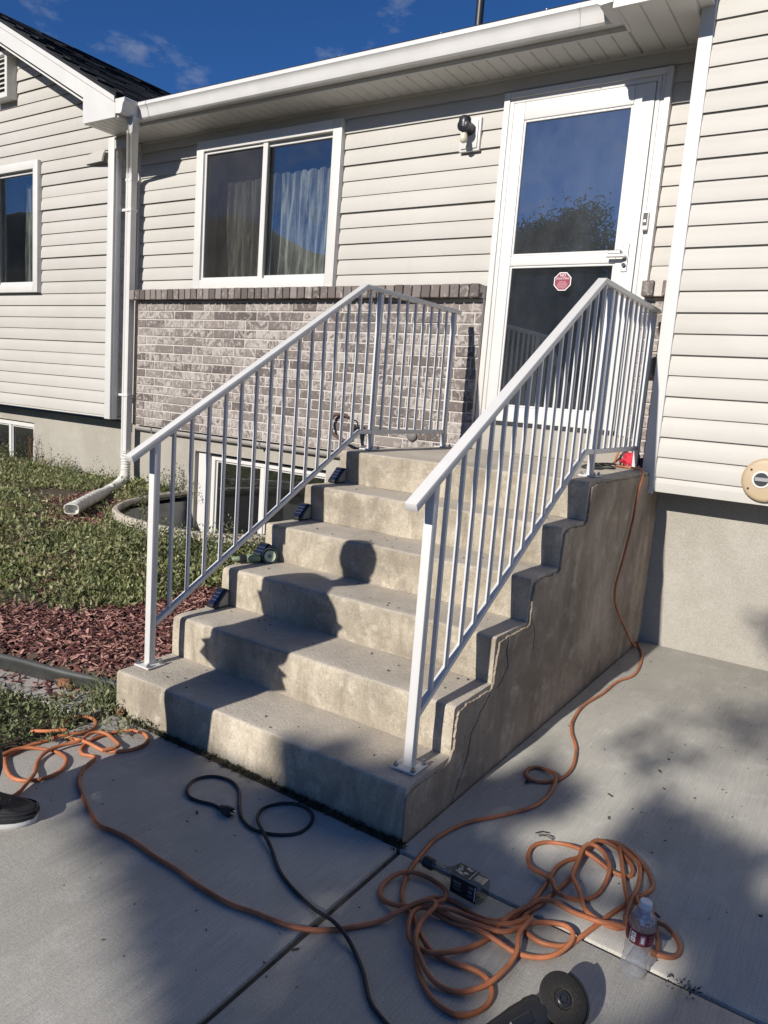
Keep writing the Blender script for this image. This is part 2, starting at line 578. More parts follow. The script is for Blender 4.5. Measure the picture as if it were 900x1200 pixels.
M_DOORGLASS = glass_pane('door_glass', (0.45, 0.5, 0.55), 0.36, dust_sheen=0.06, rough=0.006)
M_DOORGLASS2 = glass_pane('lower_door_glass', (0.5, 0.56, 0.62), 0.20, dust_sheen=0.035)
M_BLACK = plain('black_plastic', (0.018, 0.018, 0.02), 0.45, var=0.15)
M_RUBBER = plain('black_rubber', (0.024, 0.024, 0.026), 0.7, var=0.2, scale=30)
M_BLACKMETAL = plain('black_painted_metal', (0.02, 0.022, 0.026), 0.35)
M_ORANGE = plain('orange_cord_jacket', (0.40, 0.138, 0.058), 0.55, var=0.42, scale=9, bump=0.15, bscale=240)
M_BLACKCORD = plain('black_cord_jacket', (0.016, 0.017, 0.02), 0.55, var=0.2, scale=16, bump=0.1)
M_BULB = plain('frosted_bulb', (0.62, 0.56, 0.44), 0.3)
M_STEEL = plain('brushed_steel', (0.42, 0.42, 0.43), 0.35, metal=0.85)
M_GREY = plain('grey_plastic', (0.16, 0.155, 0.15), 0.55)
M_PIPE = plain('grey_painted_pipe', (0.30, 0.28, 0.26), 0.55, var=0.12)
M_TAN = plain('tan_plastic_block', (0.44, 0.335, 0.215), 0.5, var=0.06)
M_RED = plain('red_cloth', (0.50, 0.02, 0.045), 0.75, var=0.2, scale=25)
M_PURPLE = plain('dark_plum_plastic', (0.035, 0.016, 0.03), 0.5)
M_STICKER = plain('sticker_red', (0.21, 0.018, 0.04), 0.45)
M_WHITE = plain('white_print', (0.72, 0.70, 0.70), 0.5, var=0.0)
M_PINK = plain('pale_print', (0.36, 0.14, 0.17), 0.5, var=0.3, scale=160)
M_SOLAR = plain('solar_cell', (0.012, 0.016, 0.04), 0.16, var=0.2)
M_SOLARLINE = plain('solar_line', (0.16, 0.17, 0.2), 0.4)
M_LENS = plain('milky_lens', (0.22, 0.225, 0.215), 0.4)
M_GREEN = plain('sage_green_plastic', (0.20, 0.265, 0.165), 0.5)
M_PALEGREEN = plain('pale_green_plastic', (0.42, 0.50, 0.36), 0.5)
M_FLEX = plain('white_flex_pipe', (0.62, 0.605, 0.56), 0.5, var=0.10, scale=16)
M_WELL = plain('cream_well_enamel', (0.46, 0.41, 0.345), 0.5, var=0.1, scale=12)
M_WELLIN = plain('galvanised_well', (0.36, 0.36, 0.34), 0.45, metal=0.25, var=0.15, scale=8)
M_EDGING = plain('black_edging', (0.042, 0.044, 0.042), 0.45, var=0.35, scale=7)
M_MULCH = leaf_mat('red_mulch', (0.03, 0.016, 0.015), (0.17, 0.062, 0.055), (0.47, 0.27, 0.22), trans=0.0)
M_LAWN = leaf_mat('lawn_leaf', (0.10, 0.135, 0.04), (0.23, 0.255, 0.10), (0.50, 0.48, 0.28), trans=0.3, dry=0.55)
M_WEED = leaf_mat('weed_leaf', (0.07, 0.10, 0.035), (0.16, 0.195, 0.085), (0.38, 0.38, 0.22), trans=0.3, dry=0.35)
M_TREELEAF = leaf_mat('tree_leaf', (0.03, 0.06, 0.015), (0.055, 0.10, 0.022), (0.09, 0.13, 0.035), trans=0.25)
M_DRYLEAF = plain('dry_leaf', (0.20, 0.095, 0.045), 0.8, var=0.3, scale=60)
M_BARK = concrete('bark', (0.12, 0.09, 0.065), (0.06, 0.046, 0.034), (0.17, 0.14, 0.11), blotch=4, speck=30, bump=0.9, streak=(4, 4, 0.6))
M_HILL = concrete('hill_scrub', (0.10, 0.105, 0.06), (0.055, 0.065, 0.035), (0.17, 0.15, 0.10), blotch=0.02, speck=0.6, bump=0.8)
M_JEANS = plain('dark_jeans', (0.045, 0.05, 0.065), 0.9, var=0.35, scale=45, bump=0.3, bscale=900)
M_JACKET = plain('dark_jacket', (0.03, 0.032, 0.038), 0.9, var=0.2, scale=20)
M_SKIN = plain('skin', (0.46, 0.28, 0.20), 0.5, var=0.06)
M_HAIR = plain('dark_hair', (0.03, 0.02, 0.015), 0.6, var=0.3, scale=60)
M_SOLE = plain('white_rubber_sole', (0.55, 0.55, 0.53), 0.6, var=0.1)
M_SHOE = plain('black_trainer_fabric', (0.016, 0.016, 0.018), 0.6, var=0.4, scale=50, bump=0.3, bscale=500)
M_DISC = None

# ================================================================== SETTING: ground, paving
def poly_sheet(name, mat, pts, z, kind='structure', thick=None, parent=None):
    mb = MB()
    if thick:
        mb.prism(pts, 'z', z - thick, z)
    else:
        mb.add([(x, y, z) for x, y in pts], [tuple(range(len(pts)))])
    o = mb.build(name, mat, parent)
    return tag(o, kind=kind) if parent is None else o

ground = poly_sheet('ground', M_EARTH, [(-900, -900), (900, -900), (900, 900), (-900, 900)], -0.16)
road = poly_sheet('road', M_ASPHALT, [(-60, -17.5), (60, -17.5), (60, -11.0), (-60, -11.0)], -0.09, thick=0.05)
for (yy0, yy1) in ((-17.75, -17.5), (-11.0, -10.75)):
    poly_sheet('kerb', M_PATH, [(-60, yy0), (60, yy0), (60, yy1), (-60, yy1)], 0.03, thick=0.15)

pav = bpy.data.objects.new('pavement', None)
COL.objects.link(pav)
tag(pav, kind='structure')
SLABS = [[(-0.03, -2.45), (1.455, -2.45), (1.447, -0.035), (0.02, -0.02)],
         [(1.467, -2.45), (3.6, -2.45), (3.6, -0.075), (1.467, -0.052)],
         [(1.452, -0.038), (3.6, -0.06), (3.6, 2.795), (1.452, 2.795)],
         [(-0.03, -6.2), (1.455, -6.2), (1.455, -2.464), (-0.03, -2.464)],
         [(1.467, -6.2), (3.6, -6.2), (3.6, -2.464), (1.467, -2.464)],
         [(3.614, -6.2), (6.6, -6.2), (6.6, -0.075), (3.614, -0.075)],
         [(3.614, -0.06), (6.6, -0.06), (6.6, 2.795), (3.614, 2.795)]]
for k, s in enumerate(SLABS):
    mb = MB().prism(s, 'z', -0.1, 0.0)
    me = mb.mesh('slab', M_SLAB, bevel=0.007, seg=2, smooth=40)
    link('slab', me, pav)
MB().prism([(-0.02, -6.19), (6.59, -6.19), (6.59, 2.79), (-0.02, 2.79)], 'z', -0.12, -0.013).build('joint_filler', M_JOINT, pav)

path = poly_sheet('path', M_PATH, [(-1.9, -0.66), (-1.2, -0.42), (-0.56, -0.2), (-0.33, -0.15), (-0.04, -0.13), (-0.04, 0.03),
                                   (-0.14, 0.075), (-0.45, -0.0), (-0.77, -0.085), (-1.9, -0.38)], 0.006, thick=0.08)

def edge_y(x):      # line of the garden edging
    return np.interp(x, [-9, -2.0, -0.77, -0.45, -0.2, -0.02], [-2.4, -0.42, -0.075, 0.0, 0.065, 0.11])
WCX, WCY, WRX, WRY = -1.84, 2.9, 0.99, 1.22
def soil_z(x, y):
    e = edge_y(x)
    t = np.clip((y - e) / 0.06, 0, 1)
    hi = 0.062 + 0.082 * np.clip(y - e, 0, 3.2)
    return t * hi - (1 - t) * 0.014
def in_well(x, y, g=1.0):
    return (abs((x - WCX) / (WRX * g)) ** 2.6 + abs((y - WCY) / (WRY * g)) ** 2.6) < 1

def terrain():
    xs = np.concatenate([np.arange(-9, -4, 0.12), np.arange(-4, 0.001, 0.04)])
    ys = np.concatenate([np.arange(-6.2, -0.9, 0.15), np.arange(-0.9, 2.96, 0.04)])
    V, F, idx = [], [], {}
    for j, y in enumerate(ys):
        for i, x in enumerate(xs):
            n = mnoise.noise((x * 3, y * 3, 0.3)) * 0.012 + mnoise.noise((x * 11, y * 11, 5.3)) * 0.006
            V.append((x, y, float(soil_z(x, y)) + (n if y > edge_y(x) else n * 0.4)))
    nx = len(xs)
    for j in range(len(ys) - 1):
        for i in range(nx - 1):
            cx, cy = (xs[i] + xs[i + 1]) / 2, (ys[j] + ys[j + 1]) / 2
            if in_well(cx, cy, 0.985):
                continue
            F.append((j * nx + i, j * nx + i + 1, (j + 1) * nx + i + 1, (j + 1) * nx + i))
    me = bpy.data.meshes.new('garden_soil')
    me.from_pydata(V, [], F)
    me.materials.append(M_SOIL)
    me.polygons.foreach_set('use_smooth', [True] * len(F))
    return tag(link('garden_soil', me), kind='structure')
terrain()

# distant ridge across the valley (seen only as a reflection in the panes)
def hills():
    V, F = [], []
    n, m = 420, 24
    for i in range(n):
        a = R(100 + 165 * i / (n - 1))          # bearings from -X round to -Y and beyond
        for j in range(m):
            t = j / (m - 1)
            r = 420 + 420 * t
            h = (mnoise.noise((a * 2.2, 0.5, 1.0)) * 0.35 + mnoise.noise((a * 6.0, t * 2, 3.0)) * 0.2 + 0.95) * 128
            z = h * math.sin(min(1.0, t * 1.25) * math.pi / 2) ** 1.3 + mnoise.noise((a * 20, t * 5, 7)) * 9 * t
            V.append((r * math.cos(a), r * math.sin(a), z - 0.2))
    for i in range(n - 1):
        for j in range(m - 1):
            F.append((i * m + j, (i + 1) * m + j, (i + 1) * m + j + 1, i * m + j + 1))
    me = bpy.data.meshes.new('hills')
    me.from_pydata(V, [], F)
    me.materials.append(M_HILL)
    me.polygons.foreach_set('use_smooth', [True] * len(F))
    return tag(link('hills', me), kind='structure')
hills()

# ================================================================== HOUSE
YM, YL, YR = 2.9, 2.674, 2.55          # backing planes: recessed middle, left wing, right wing
house = thing('house', (-1.0, 2.9, 0.0), 'single-storey house with cream lap siding and a band of whitewashed brick', 'house')

def wall_holes(mb, x0, x1, z0, z1, y0, y1, holes):
    xs = sorted({x0, x1, *[h[0] for h in holes], *[h[1] for h in holes]})
    zs = sorted({z0, z1, *[h[2] for h in holes], *[h[3] for h in holes]})
    for i in range(len(xs) - 1):
        for j in range(len(zs) - 1):
            cx, cz = (xs[i] + xs[i + 1]) / 2, (zs[j] + zs[j + 1]) / 2
            if any(h[0] < cx < h[1] and h[2] < cz < h[3] for h in holes):
                continue
            mb.box(xs[i], xs[i + 1], y0, y1, zs[j], zs[j + 1])
    return mb

# foundation
fnd = MB()
wall_holes(fnd, -7.86, 1.2, -0.35, 0.938, 2.9, 3.12, [(-6.9, -5.33, 0.15, 0.80), (-2.74, -1.2, -0.12, 0.76)])
fnd.box(1.2, 6.6, 2.8, 3.1, -0.35, 1.06)
fnd.build('foundation', M_FOUND, house)
MB().box(-7.9, -3.685, 2.69, 2.898, 1.0, 1.09).box(1.41, 6.5, 2.565, 2.798, 0.99, 1.09).build('floor_rim', M_DARK, house)
MB().box(0.11, 1.225, 2.745, 2.9, 1.08, 1.258).build('door_step', M_FOUND, house, bevel=0.008, seg=2, smooth=40)

# siding
EXP = 0.1155
_board_cache = {}
def board_mesh(L, e):
    key = (round(L, 3), round(e, 4))
    if key not in _board_cache:
        k = e / EXP
        prof = [(0.0, 0.004), (-0.0165, 0.0), (-0.017, 0.004), (-0.014, 0.070 * k), (-0.0115, 0.078 * k), (-0.006, 0.094 * k), (-0.0035, 0.106 * k), (-0.003, e), (0.0, e)]
        _board_cache[key] = MB().prism(prof, 'x', 0, L).mesh('siding_board', M_SIDING, smooth=18)
    return _board_cache[key]

def boards(wall, y, z0, z1, first, x0, x1, cuts):
    """cuts: (xa, xb, za, zb) openings; first: bottom of the first full course"""
    z = z0
    nxt = first
    while z < z1 - 0.012:
        top = min(nxt if nxt > z + 1e-4 else nxt + EXP, z1)
        if nxt <= z + 1e-4:
            nxt += EXP
            top = min(nxt, z1)
        e = top - z
        spans = [(x0(z, top) if callable(x0) else x0, x1(z, top) if callable(x1) else x1)]
        for (xa, xb, za, zb) in cuts:
            if za - 0.03 < (z + top) / 2 < zb + 0.03:
                ns = []
                for a, b in spans:
                    if xb <= a or xa >= b:
                        ns.append((a, b))
                        continue
                    if xa > a: ns.append((a, xa))
                    if xb < b: ns.append((xb, b))
                spans = ns
        for a, b in spans:
            if b - a > 0.04:
                o = link('siding_board', board_mesh(b - a, e), wall)
                o.location = (a, y + random.uniform(-0.003, 0.0015) - (0.005 if random.random() < .12 else 0), z + random.uniform(-.0008, .0008))
                o.rotation_euler = (random.uniform(-.012, .012), 0, random.uniform(-.0007, .0007))
        z = top

def side_boards(wall, x, sgn, y0, y1, z0, z1, first):
    """short courses on the wing's return wall; sgn is the way the wall faces along X"""
    z, nxt = z0, first
    while z < z1 - 0.012:
        if nxt <= z + 1e-4:
            nxt += EXP
        top = min(nxt, z1)
        o = link('siding_board', board_mesh(y1 - y0, top - z), wall)
        o.location = (x, y0 if sgn > 0 else y1, z)
        o.rotation_euler = (0, 0, R(90) if sgn > 0 else R(-90))
        z = top

# recessed middle
w_mid = wall_holes(MB(), -3.675, 1.4, 0.95, 3.6, YM + 0.002, 3.02, [(-2.70, -1.29, 2.27, 3.37), (0.2, 1.12, 1.26, 3.345)]).build('siding_wall', M_SIDING, house)
boards(w_mid, YM, 2.197, 3.442, 2.3, -3.601, 1.398, [(-2.785, -1.205, 2.19, 3.44), (0.13, 1.205, 1.2, 3.422)])
MB().box(-3.661, 1.398, 2.880, 2.9, 3.443, 3.527).build('frieze_board', M_SIDING, w_mid, bevel=0.004)
# left wing with its gable
SL = 0.52
wl_mb = wall_holes(MB(), -7.9, -3.680, 0.99, 3.62, YL + 0.002, 2.8, [(-5.92, -4.90, 2.26, 3.37)])
wl_mb.prism([(-7.3, 3.62), (-3.69, 3.62), (-5.4, 4.51)], 'y', YL + 0.002, 2.8)
wl_mb.box(-3.76, -3.680, 2.8005, 3.0, 0.99, 3.62)
w_left = wl_mb.build('siding_wall', M_SIDING, house)
gx = lambda z, t: -7.61 + (max(t, 3.62) - 3.5) / SL if t > 3.5 else -7.9
gx1 = lambda z, t: -3.19 - (max(t, 3.62) - 3.5) / SL if t > 3.53 else -3.742
boards(w_left, YL, 0.985, 4.62, 1.0035, gx, gx1, [(-5.985, -4.815, 2.165, 3.445)])
side_boards(w_left, -3.679, 1, 2.737, 2.897, 0.985, 3.527, 1.0035)
# the sprung end of one course by the corner
mb = MB().prism([(0.0, 0.003), (-0.017, 0.0), (-0.0175, 0.004), (-0.0145, 0.07), (-0.006, 0.094), (-0.003, EXP), (0.0, EXP)], 'x', 0, 0.31)
o = mb.build('siding_board', M_SIDING, w_left, smooth=18)
o.location = (-4.07, 2.655, 3.325)
o.rotation_euler = (R(-9), R(2.0), R(-9))
# right wing
gr1 = lambda z, t: 6.5
w_right = wall_holes(MB(), 1.41, 6.5, 0.98, 3.62, YR + 0.002, 2.66, []).prism([(1.1, 3.62), (5.6, 3.62), (3.35, 4.75)], 'y', YR + 0.002, 2.66).build('siding_wall', M_SIDING, house)
rx0 = lambda z, t: 1.462 if t < 3.53 else max(1.462, 1.0 + (max(t, 3.62) - 3.5) / SL)
rx1 = lambda z, t: 6.5 if t < 3.53 else 5.7 - (max(t, 3.62) - 3.5) / SL
boards(w_right, YR, 0.972, 4.72, 1.059, rx0, rx1, [])

side_boards(w_right, 1.4115, -1, 2.627, 2.897, 1.06, 3.527, 1.1745)
wr = MB().box(1.412, 1.5, 2.661, 3.0, 1.06, 3.62).build('wing_return', M_SIDING, house)
# corner trims
MB().box(-3.752, -3.665, 2.648, 2.672, 0.972, 3.527).box(-3.678, -3.662, 2.672, 2.735, 0.972, 3.527).build('corner_trim', M_TRIM, house, bevel=0.004, seg=2, smooth=40)
MB().box(1.398, 1.472, 2.523, 2.549, 0.958, 3.72).box(1.395, 1.412, 2.549, 2.625, 0.958, 3.72).build('corner_trim', M_TRIM, house, bevel=0.004, seg=2, smooth=40)
MB().box(-3.600, -3.585, 2.862, 2.898, 2.10, 3.528).build('inner_corner_trim', M_TRIM, house, bevel=0.003)

# ---- brick wainscot
b_wall = MB().box(-3.475, 0.128, 2.8055, 2.899, 0.940, 2.100).box(-3.675, -3.476, 2.872, 2.899, 0.94, 2.15).box(1.207, 1.396, 2.8075, 2.899, 1.06, 2.100).build('brick_wall', M_MORTAR, house)
BL, BH, BP, RP = 0.2445, 0.0665, 0.254, 0.0762
_bm = {}
def brick_mesh(L, D, H, k, name='brick'):
    key = (round(L, 3), round(D, 3), round(H, 3), k)
    if key not in _bm:
        mb = MB().box(0, L, 0, D, 0, H)
        me = mb.mesh(name, M_BRICK if name == 'brick' else M_LEDGE, bevel=0.0035, seg=1)
        r = random.Random(hash(key) & 0xffff)
        for v in me.vertices:
            v.co += Vector((r.uniform(-.0012, .0012), r.uniform(-.0016, .0016), r.uniform(-.0014, .0014)))
        _bm[key] = me
    return _bm[key]
row = 0
z = 0.946
while z + BH < 2.10:
    off = (0.0 if row % 2 else BP / 2)
    for (xa, xb) in ((-3.474, 0.127), (1.208, 1.395)):
        if xa > 1 and z < 1.03:
            continue
        x = xa - off
        while x < xb - 0.02:
            a, b = max(x, xa), min(x + BL, xb)
            if b - a > 0.03:
                o = link('brick', brick_mesh(b - a, 0.09, BH, random.randrange(4)), b_wall)
                o.location = (a, 2.800 + random.uniform(-0.0025, 0.0025), z + random.uniform(-.001, .001))
            x += BP
    z += RP
    row += 1
ledge = MB().box(-3.50, 0.126, 2.752, 2.882, 2.104, 2.185).box(1.209, 1.394, 2.752, 2.882, 2.104, 2.185).build('brick_ledge', M_MORTAR, house)
for (xa, xb) in ((-3.515, 0.126), (1.208, 1.394)):
    x = xa
    nb = round((xb - xa) / 0.0762)
    for _ in range(nb):
        o = link('ledge_brick', brick_mesh(0.0665, 0.156, 0.088, random.randrange(4), 'ledge_brick'), ledge)
        o.location = (x, 2.726 + random.uniform(-.002, .002), 2.1025 + random.uniform(-.001, .001))
        x += (xb - xa - 0.0665) / (nb - 1)

# ---- windows
def frame_boxes(mb, x0, x1, z0, z1, w, y0, y1):
    mb.box(x0, x0 + w, y0, y1, z0, z1).box(x1 - w, x1, y0, y1, z0, z1)
    mb.box(x0 + w, x1 - w, y0, y1, z1 - w, z1).box(x0 + w, x1 - w, y0, y1, z0, z0 + w)
    return mb

def wavy(x0, x1, z0, z1, y, amp, period, seed, mat, name, parent, droop=0.0, flare=0.0):
    n, m = int((x1 - x0) / 0.008), 14
    V, F = [], []
    for j in range(m + 1):
        t = j / m
        for i in range(n + 1):
            s = i / n
            x = x0 + (x1 - x0) * s
            ph = x / period * 2 * math.pi + 1.6 * mnoise.noise((x * 5, seed, t * 0.6))
            dx = flare * (s - 0.5) * t + 0.03 * mnoise.noise((s * 4, t * 1.5, seed))
            V.append((x + dx, y + amp * math.sin(ph) * (0.6 + 0.4 * t) + 0.02 * mnoise.noise((x * 3, t, seed)),
                      z1 - (z1 - z0) * t - droop * abs(math.sin(ph * 0.5)) * (1 - t)))
    for j in range(m):
        for i in range(n):
            a = j * (n + 1) + i
            F.append((a, a + 1, a + n + 2, a + n + 1))
    me = bpy.data.meshes.new(name)
    me.from_pydata(V, [], F)
    me.materials.append(mat)
    me.polygons.foreach_set('use_smooth', [True] * len(F))
    return link(name, me, parent)

def interior(x0, x1, y0, y1, z0, z1, parent):
    mb = MB()
    mb.box(x0, x1, y1, y1 + 0.02, z0, z1).box(x0 - .02, x0, y0, y1, z0, z1).box(x1, x1 + .02, y0, y1, z0, z1)
    mb.box(x0, x1, y0, y1, z0 - .02, z0).box(x0, x1, y0, y1, z1, z1 + .02)
    return mb.build('interior', M_DARK, parent)

def slider(x0, x1, z0, z1, yf, cw, mull, panes):
    """sliding window: outer casing, sash frame, middle stile and two panes"""
    mb = MB()
    frame_boxes(mb, x0, x1, z0, z1, cw, yf, yf + 0.055)
    w = mb.build('window', M_WINFRAME, house, bevel=0.004, seg=2, smooth=40)
    a, b, c, d = x0 + cw, x1 - cw, z0 + cw, z1 - cw
    s1 = frame_boxes(MB(), a, mull, c, d, 0.022, yf + 0.022, yf + 0.06).build('sash', M_WINFRAME, w, bevel=0.003)
    s2 = frame_boxes(MB(), mull - 0.018, b, c, d, 0.03, yf + 0.04, yf + 0.075).build('sash', M_WINFRAME, w, bevel=0.003)
    if mull - 0.018 > a:
        MB().box(mull - 0.02, mull + 0.032, yf + 0.012, yf + 0.04, c, d).build('middle_stile', M_WINFRAME, w, bevel=0.003)
    MB().box(a + .021, mull - .02, yf + .040, yf + .044, c + .021, d - .021).build('pane', panes[0], w)
    MB().box(mull + .011, b - .029, yf + .056, yf + .060, c + .029, d - .029).build('pane', panes[1], w)
    return w

w1 = slider(-2.785, -1.205, 2.197, 3.44, 2.835, 0.085, -1.995, (M_SCREENGLASS, M_GLASS))
MB().box(-2.80, -1.19, 2.825, 2.86, 2.192, 2.206).build('sill', M_WINFRAME, w1, bevel=0.003)
interior(-2.72, -1.27, 2.91, 3.7, 2.25, 3.40, w1)
wavy(-2.56, -2.10, 2.27, 3.14, 3.02, 0.028, 0.115, 1.7, M_SHEER, 'curtain', w1, 0.012, -0.12)
wavy(-2.06, -1.38, 2.27, 3.17, 3.02, 0.03, 0.10, 4.1, M_SHEER, 'curtain', w1, 0.018, 0.0)
w2 = slider(-5.985, -4.815, 2.167, 3.443, 2.612, 0.08, -5.58, (M_SCREENGLASS, M_GLASS))
interior(-5.91, -4.88, 2.69, 3.4, 2.24, 3.38, w2)
wavy(-5.30, -4.92, 2.26, 3.3, 2.80, 0.03, 0.11, 9.1, M_SHEER, 'curtain', w2, 0.02, 0.05)

# basement windows
def basement(x0, x1, z0, z1, mull, y):
    mb = frame_boxes(MB(), x0, x1, z0, z1, 0.045, y, y + 0.07)
    mb.box(mull - 0.024, mull + 0.024, y + 0.005, y + 0.06, z0 + .045, z1 - .045)
    w = mb.build('basement_window', M_WINFRAME, house, bevel=0.003)
    for a, b in ((x0 + .045, mull - .024), (mull + .024, x1 - .045)):
        frame_boxes(MB(), a, b, z0 + .045, z1 - .045, 0.018, y + 0.02, y + 0.05).build('sash', M_WINFRAME, w, bevel=0.002)
        MB().box(a + .017, b - .017, y + .03, y + .034, z0 + .062, z1 - .062).build('pane', M_GLASS, w)
    interior(x0, x1, y + .08, y + 0.9, z0, z1, w)
    return w
basement(-6.88, -5.35, 0.17, 0.785, -5.87, 2.93)
basement(-2.60, -1.22, -0.06, 0.735, -1.965, 2.975)
MB().box(-2.735, -2.60, 2.94, 3.05, -0.1, 0.745).build('window_jamb', M_TRIM, house, bevel=0.003)

# ---- doorway
mb = MB()
mb.box(0.132, 0.172, 2.838, 2.90, 1.26, 3.42).box(0.172, 0.200, 2.850, 2.90, 1.26, 3.40)
mb.box(1.118, 1.142, 2.846, 2.90, 1.26, 3.40).box(1.142, 1.170, 2.852, 2.90, 1.26, 3.40).box(1.170, 1.205, 2.836, 2.90, 1.26, 3.42)
mb.box(0.172, 1.170, 2.838, 2.90, 3.382, 3.42).box(0.200, 1.118, 2.850, 2.90, 3.352, 3.382)
mb.build('door_casing', M_WINFRAME, house, bevel=0.003, seg=2, smooth=40)
MB().box(0.2, 1.118, 2.92, 2.97, 1.262, 3.35).build('inner_door', M_MAINDOOR, house, bevel=0.004)
mb = MB()
DX0, DX1, DZ0, DZ1 = 0.204, 1.114, 1.286, 3.348
mb.box(DX0, 0.284, 2.842, 2.874, DZ0, DZ1).box(0.992, DX1, 2.842, 2.874, DZ0, DZ1)
mb.box(0.284, 0.992, 2.842, 2.874, 3.238, DZ1).box(0.284, 0.992, 2.842, 2.874, 2.318, 2.382).box(0.284, 0.992, 2.842, 2.874, DZ0, 1.388)
door = mb.build('storm_door', M_DOOR, house, bevel=0.006, seg=2, smooth=40)
for za, zb in ((2.382, 3.238), (1.388, 2.318)):
    frame_boxes(MB(), 0.2845, 0.9915, za + .0005, zb - .0005, 0.014, 2.849, 2.868).build('glazing_bead', M_DOOR, door, bevel=0.003)
MB().box(0.297, 0.979, 2.860, 2.864, 2.395, 3.225).build('pane', M_DOORGLASS, door)
MB().box(0.297, 0.979, 2.860, 2.864, 1.401, 2.305).build('pane', M_DOORGLASS2, door)
MB().box(0.206, 1.112, 2.846, 2.872, 1.262, 1.285).build('door_sweep_gap', M_BLACK, door)  # black sweep strip that also paints the dark gap under the door
mb = MB().box(1.035, 1.072, 2.836, 2.842, 2.262, 2.43)
hp = mb.build('door_handle', M_STEEL, door, bevel=0.003)
MB().tube([(1.053, 2.838, 2.352), (1.053, 2.80, 2.352), (1.04, 2.795, 2.352), (0.95, 2.797, 2.352)], 0.011, 8).build('lever', M_DOOR, hp, smooth=40)
MB().tube([(1.053, 2.838, 2.302), (1.053, 2.822, 2.302)], 0.012, 10).build('lock_cylinder', M_BLACKMETAL, hp, smooth=40)
MB().box(0.95, 1.03, 2.81, 2.842, 2.366, 2.39).build('door_closer', M_STEEL, door, bevel=0.004)
def text_into(mb, s, size, cx, cz, y, m, M=None):
    cu = bpy.data.curves.new('txt', 'FONT')
    cu.body = s
    cu.size = size
    cu.align_x = 'CENTER'
    ob = bpy.data.objects.new('txt', cu)
    me = bpy.data.meshes.new_from_object(ob)
    T = M if M is not None else Matrix(((1, 0, 0, cx), (0, 0, -1, y), (0, 1, 0, cz), (0, 0, 0, 1)))
    mb.add([T @ v.co for v in me.vertices], [tuple(p.vertices) for p in me.polygons], m)
    bpy.data.objects.remove(ob)
    bpy.data.curves.remove(cu)
    bpy.data.meshes.remove(me)
mb = MB()
def octo(r, cx, cz):
    return [(cx + r * math.cos(R(22.5 + 45 * k)), cz + r * math.sin(R(22.5 + 45 * k))) for k in range(8)]
sx, sz = 0.66, 2.215
mb.prism(octo(0.062, sx, sz), 'y', 2.8588, 2.8598, 1)
mb.prism(octo(0.056, sx, sz), 'y', 2.8580, 2.8586, 0)
text_into(mb, 'NO', 0.026, sx, sz + 0.030, 2.8576, 1)
text_into(mb, 'SOLICITING', 0.0165, sx, sz + 0.013, 2.8576, 1)
for k, wdt in enumerate((0.032, 0.044, 0.05, 0.044, 0.034)):
    zz = sz - 0.002 - k * 0.0095
    mb.box(sx - wdt * .72, sx + wdt * .72, 2.8574, 2.8578, zz - .0035, zz + .0035, 2)
mb.build('door_sticker', (M_STICKER, M_WHITE, M_PINK), door)
bell = MB().box(1.137, 1.172, 2.812, 2.835, 2.50, 2.605).build('doorbell', M_WHITE, house, bevel=0.004, seg=2)
MB().box(1.142, 1.167, 2.809, 2.8125, 2.525, 2.597).build('doorbell_face', M_BLACK, bell)
MB().lathe([(0.009, 0), (0.008, 0.003)], 14, Matrix.Translation((1.1545, 2.809, 2.55)) @ Matrix.Rotation(R(90), 4, 'X')).build('button', M_STEEL, bell)

# ---- eaves
def ridge_panel(L, depth):
    """soffit panel L wide with three grooves and one fixing screw"""
    prof, n = [], 3
    for k in range(n):
        a = L * k / n
        g = 0.007
        prof += [(a + 0.001, 0.009), (a + 0.004, 0.0), (a + L / n - 0.008, 0.0), (a + L / n - 0.003, 0.009)]
    prof += [(L, 0.016), (0, 0.016)]
    return MB().prism(prof, 'y', 0, depth)
def soffit_run(sof, x0, x1, y0, y1, z):
    n = max(1, round((x1 - x0) / 0.305))
    L = (x1 - x0) / n
    mb = ridge_panel(L - 0.001, y1 - y0)
    for k in range(3):
        mb.lathe([(0.0075, 0.0), (0.009, -0.003), (0.006, -0.006)], 8, Matrix.Translation((L / 3 * (k + .02) + .004, 0.028, 0.002)))
    me = mb.mesh('soffit_panel', M_SOFFIT)
    for k in range(n):
        o = link('soffit_panel', me, sof)
        o.location = (x0 + k * L, y0, z + random.uniform(-.001, .001))
sof = MB().box(-3.67, 1.42, 2.565, 2.9, 3.552, 3.575).box(-3.63, -3.19, 2.325, 2.565, 3.552, 3.575).box(1.0, 1.46, 2.3, 2.565, 3.552, 3.575).build('soffit', M_SOFFIT, house)
soffit_run(sof, -3.185, 1.0, 2.552, 2.882, 3.532)
soffit_run(sof, -3.66, -3.19, 2.325, 2.882, 3.533)
soffit_run(sof, 1.005, 1.392, 2.29, 2.882, 3.531)
MB().box(-3.19, 1.0, 2.554, 2.572, 3.526, 3.68).box(-3.192, -3.174, 2.322, 2.553, 3.527, 3.68).box(1.001, 1.019, 2.29, 2.575, 3.526, 3.68).build('fascia', M_TRIM, house)
MB().box(-3.55, 1.385, 2.868, 2.885, 3.516, 3.532).build('soffit_channel', M_TRIM, house)

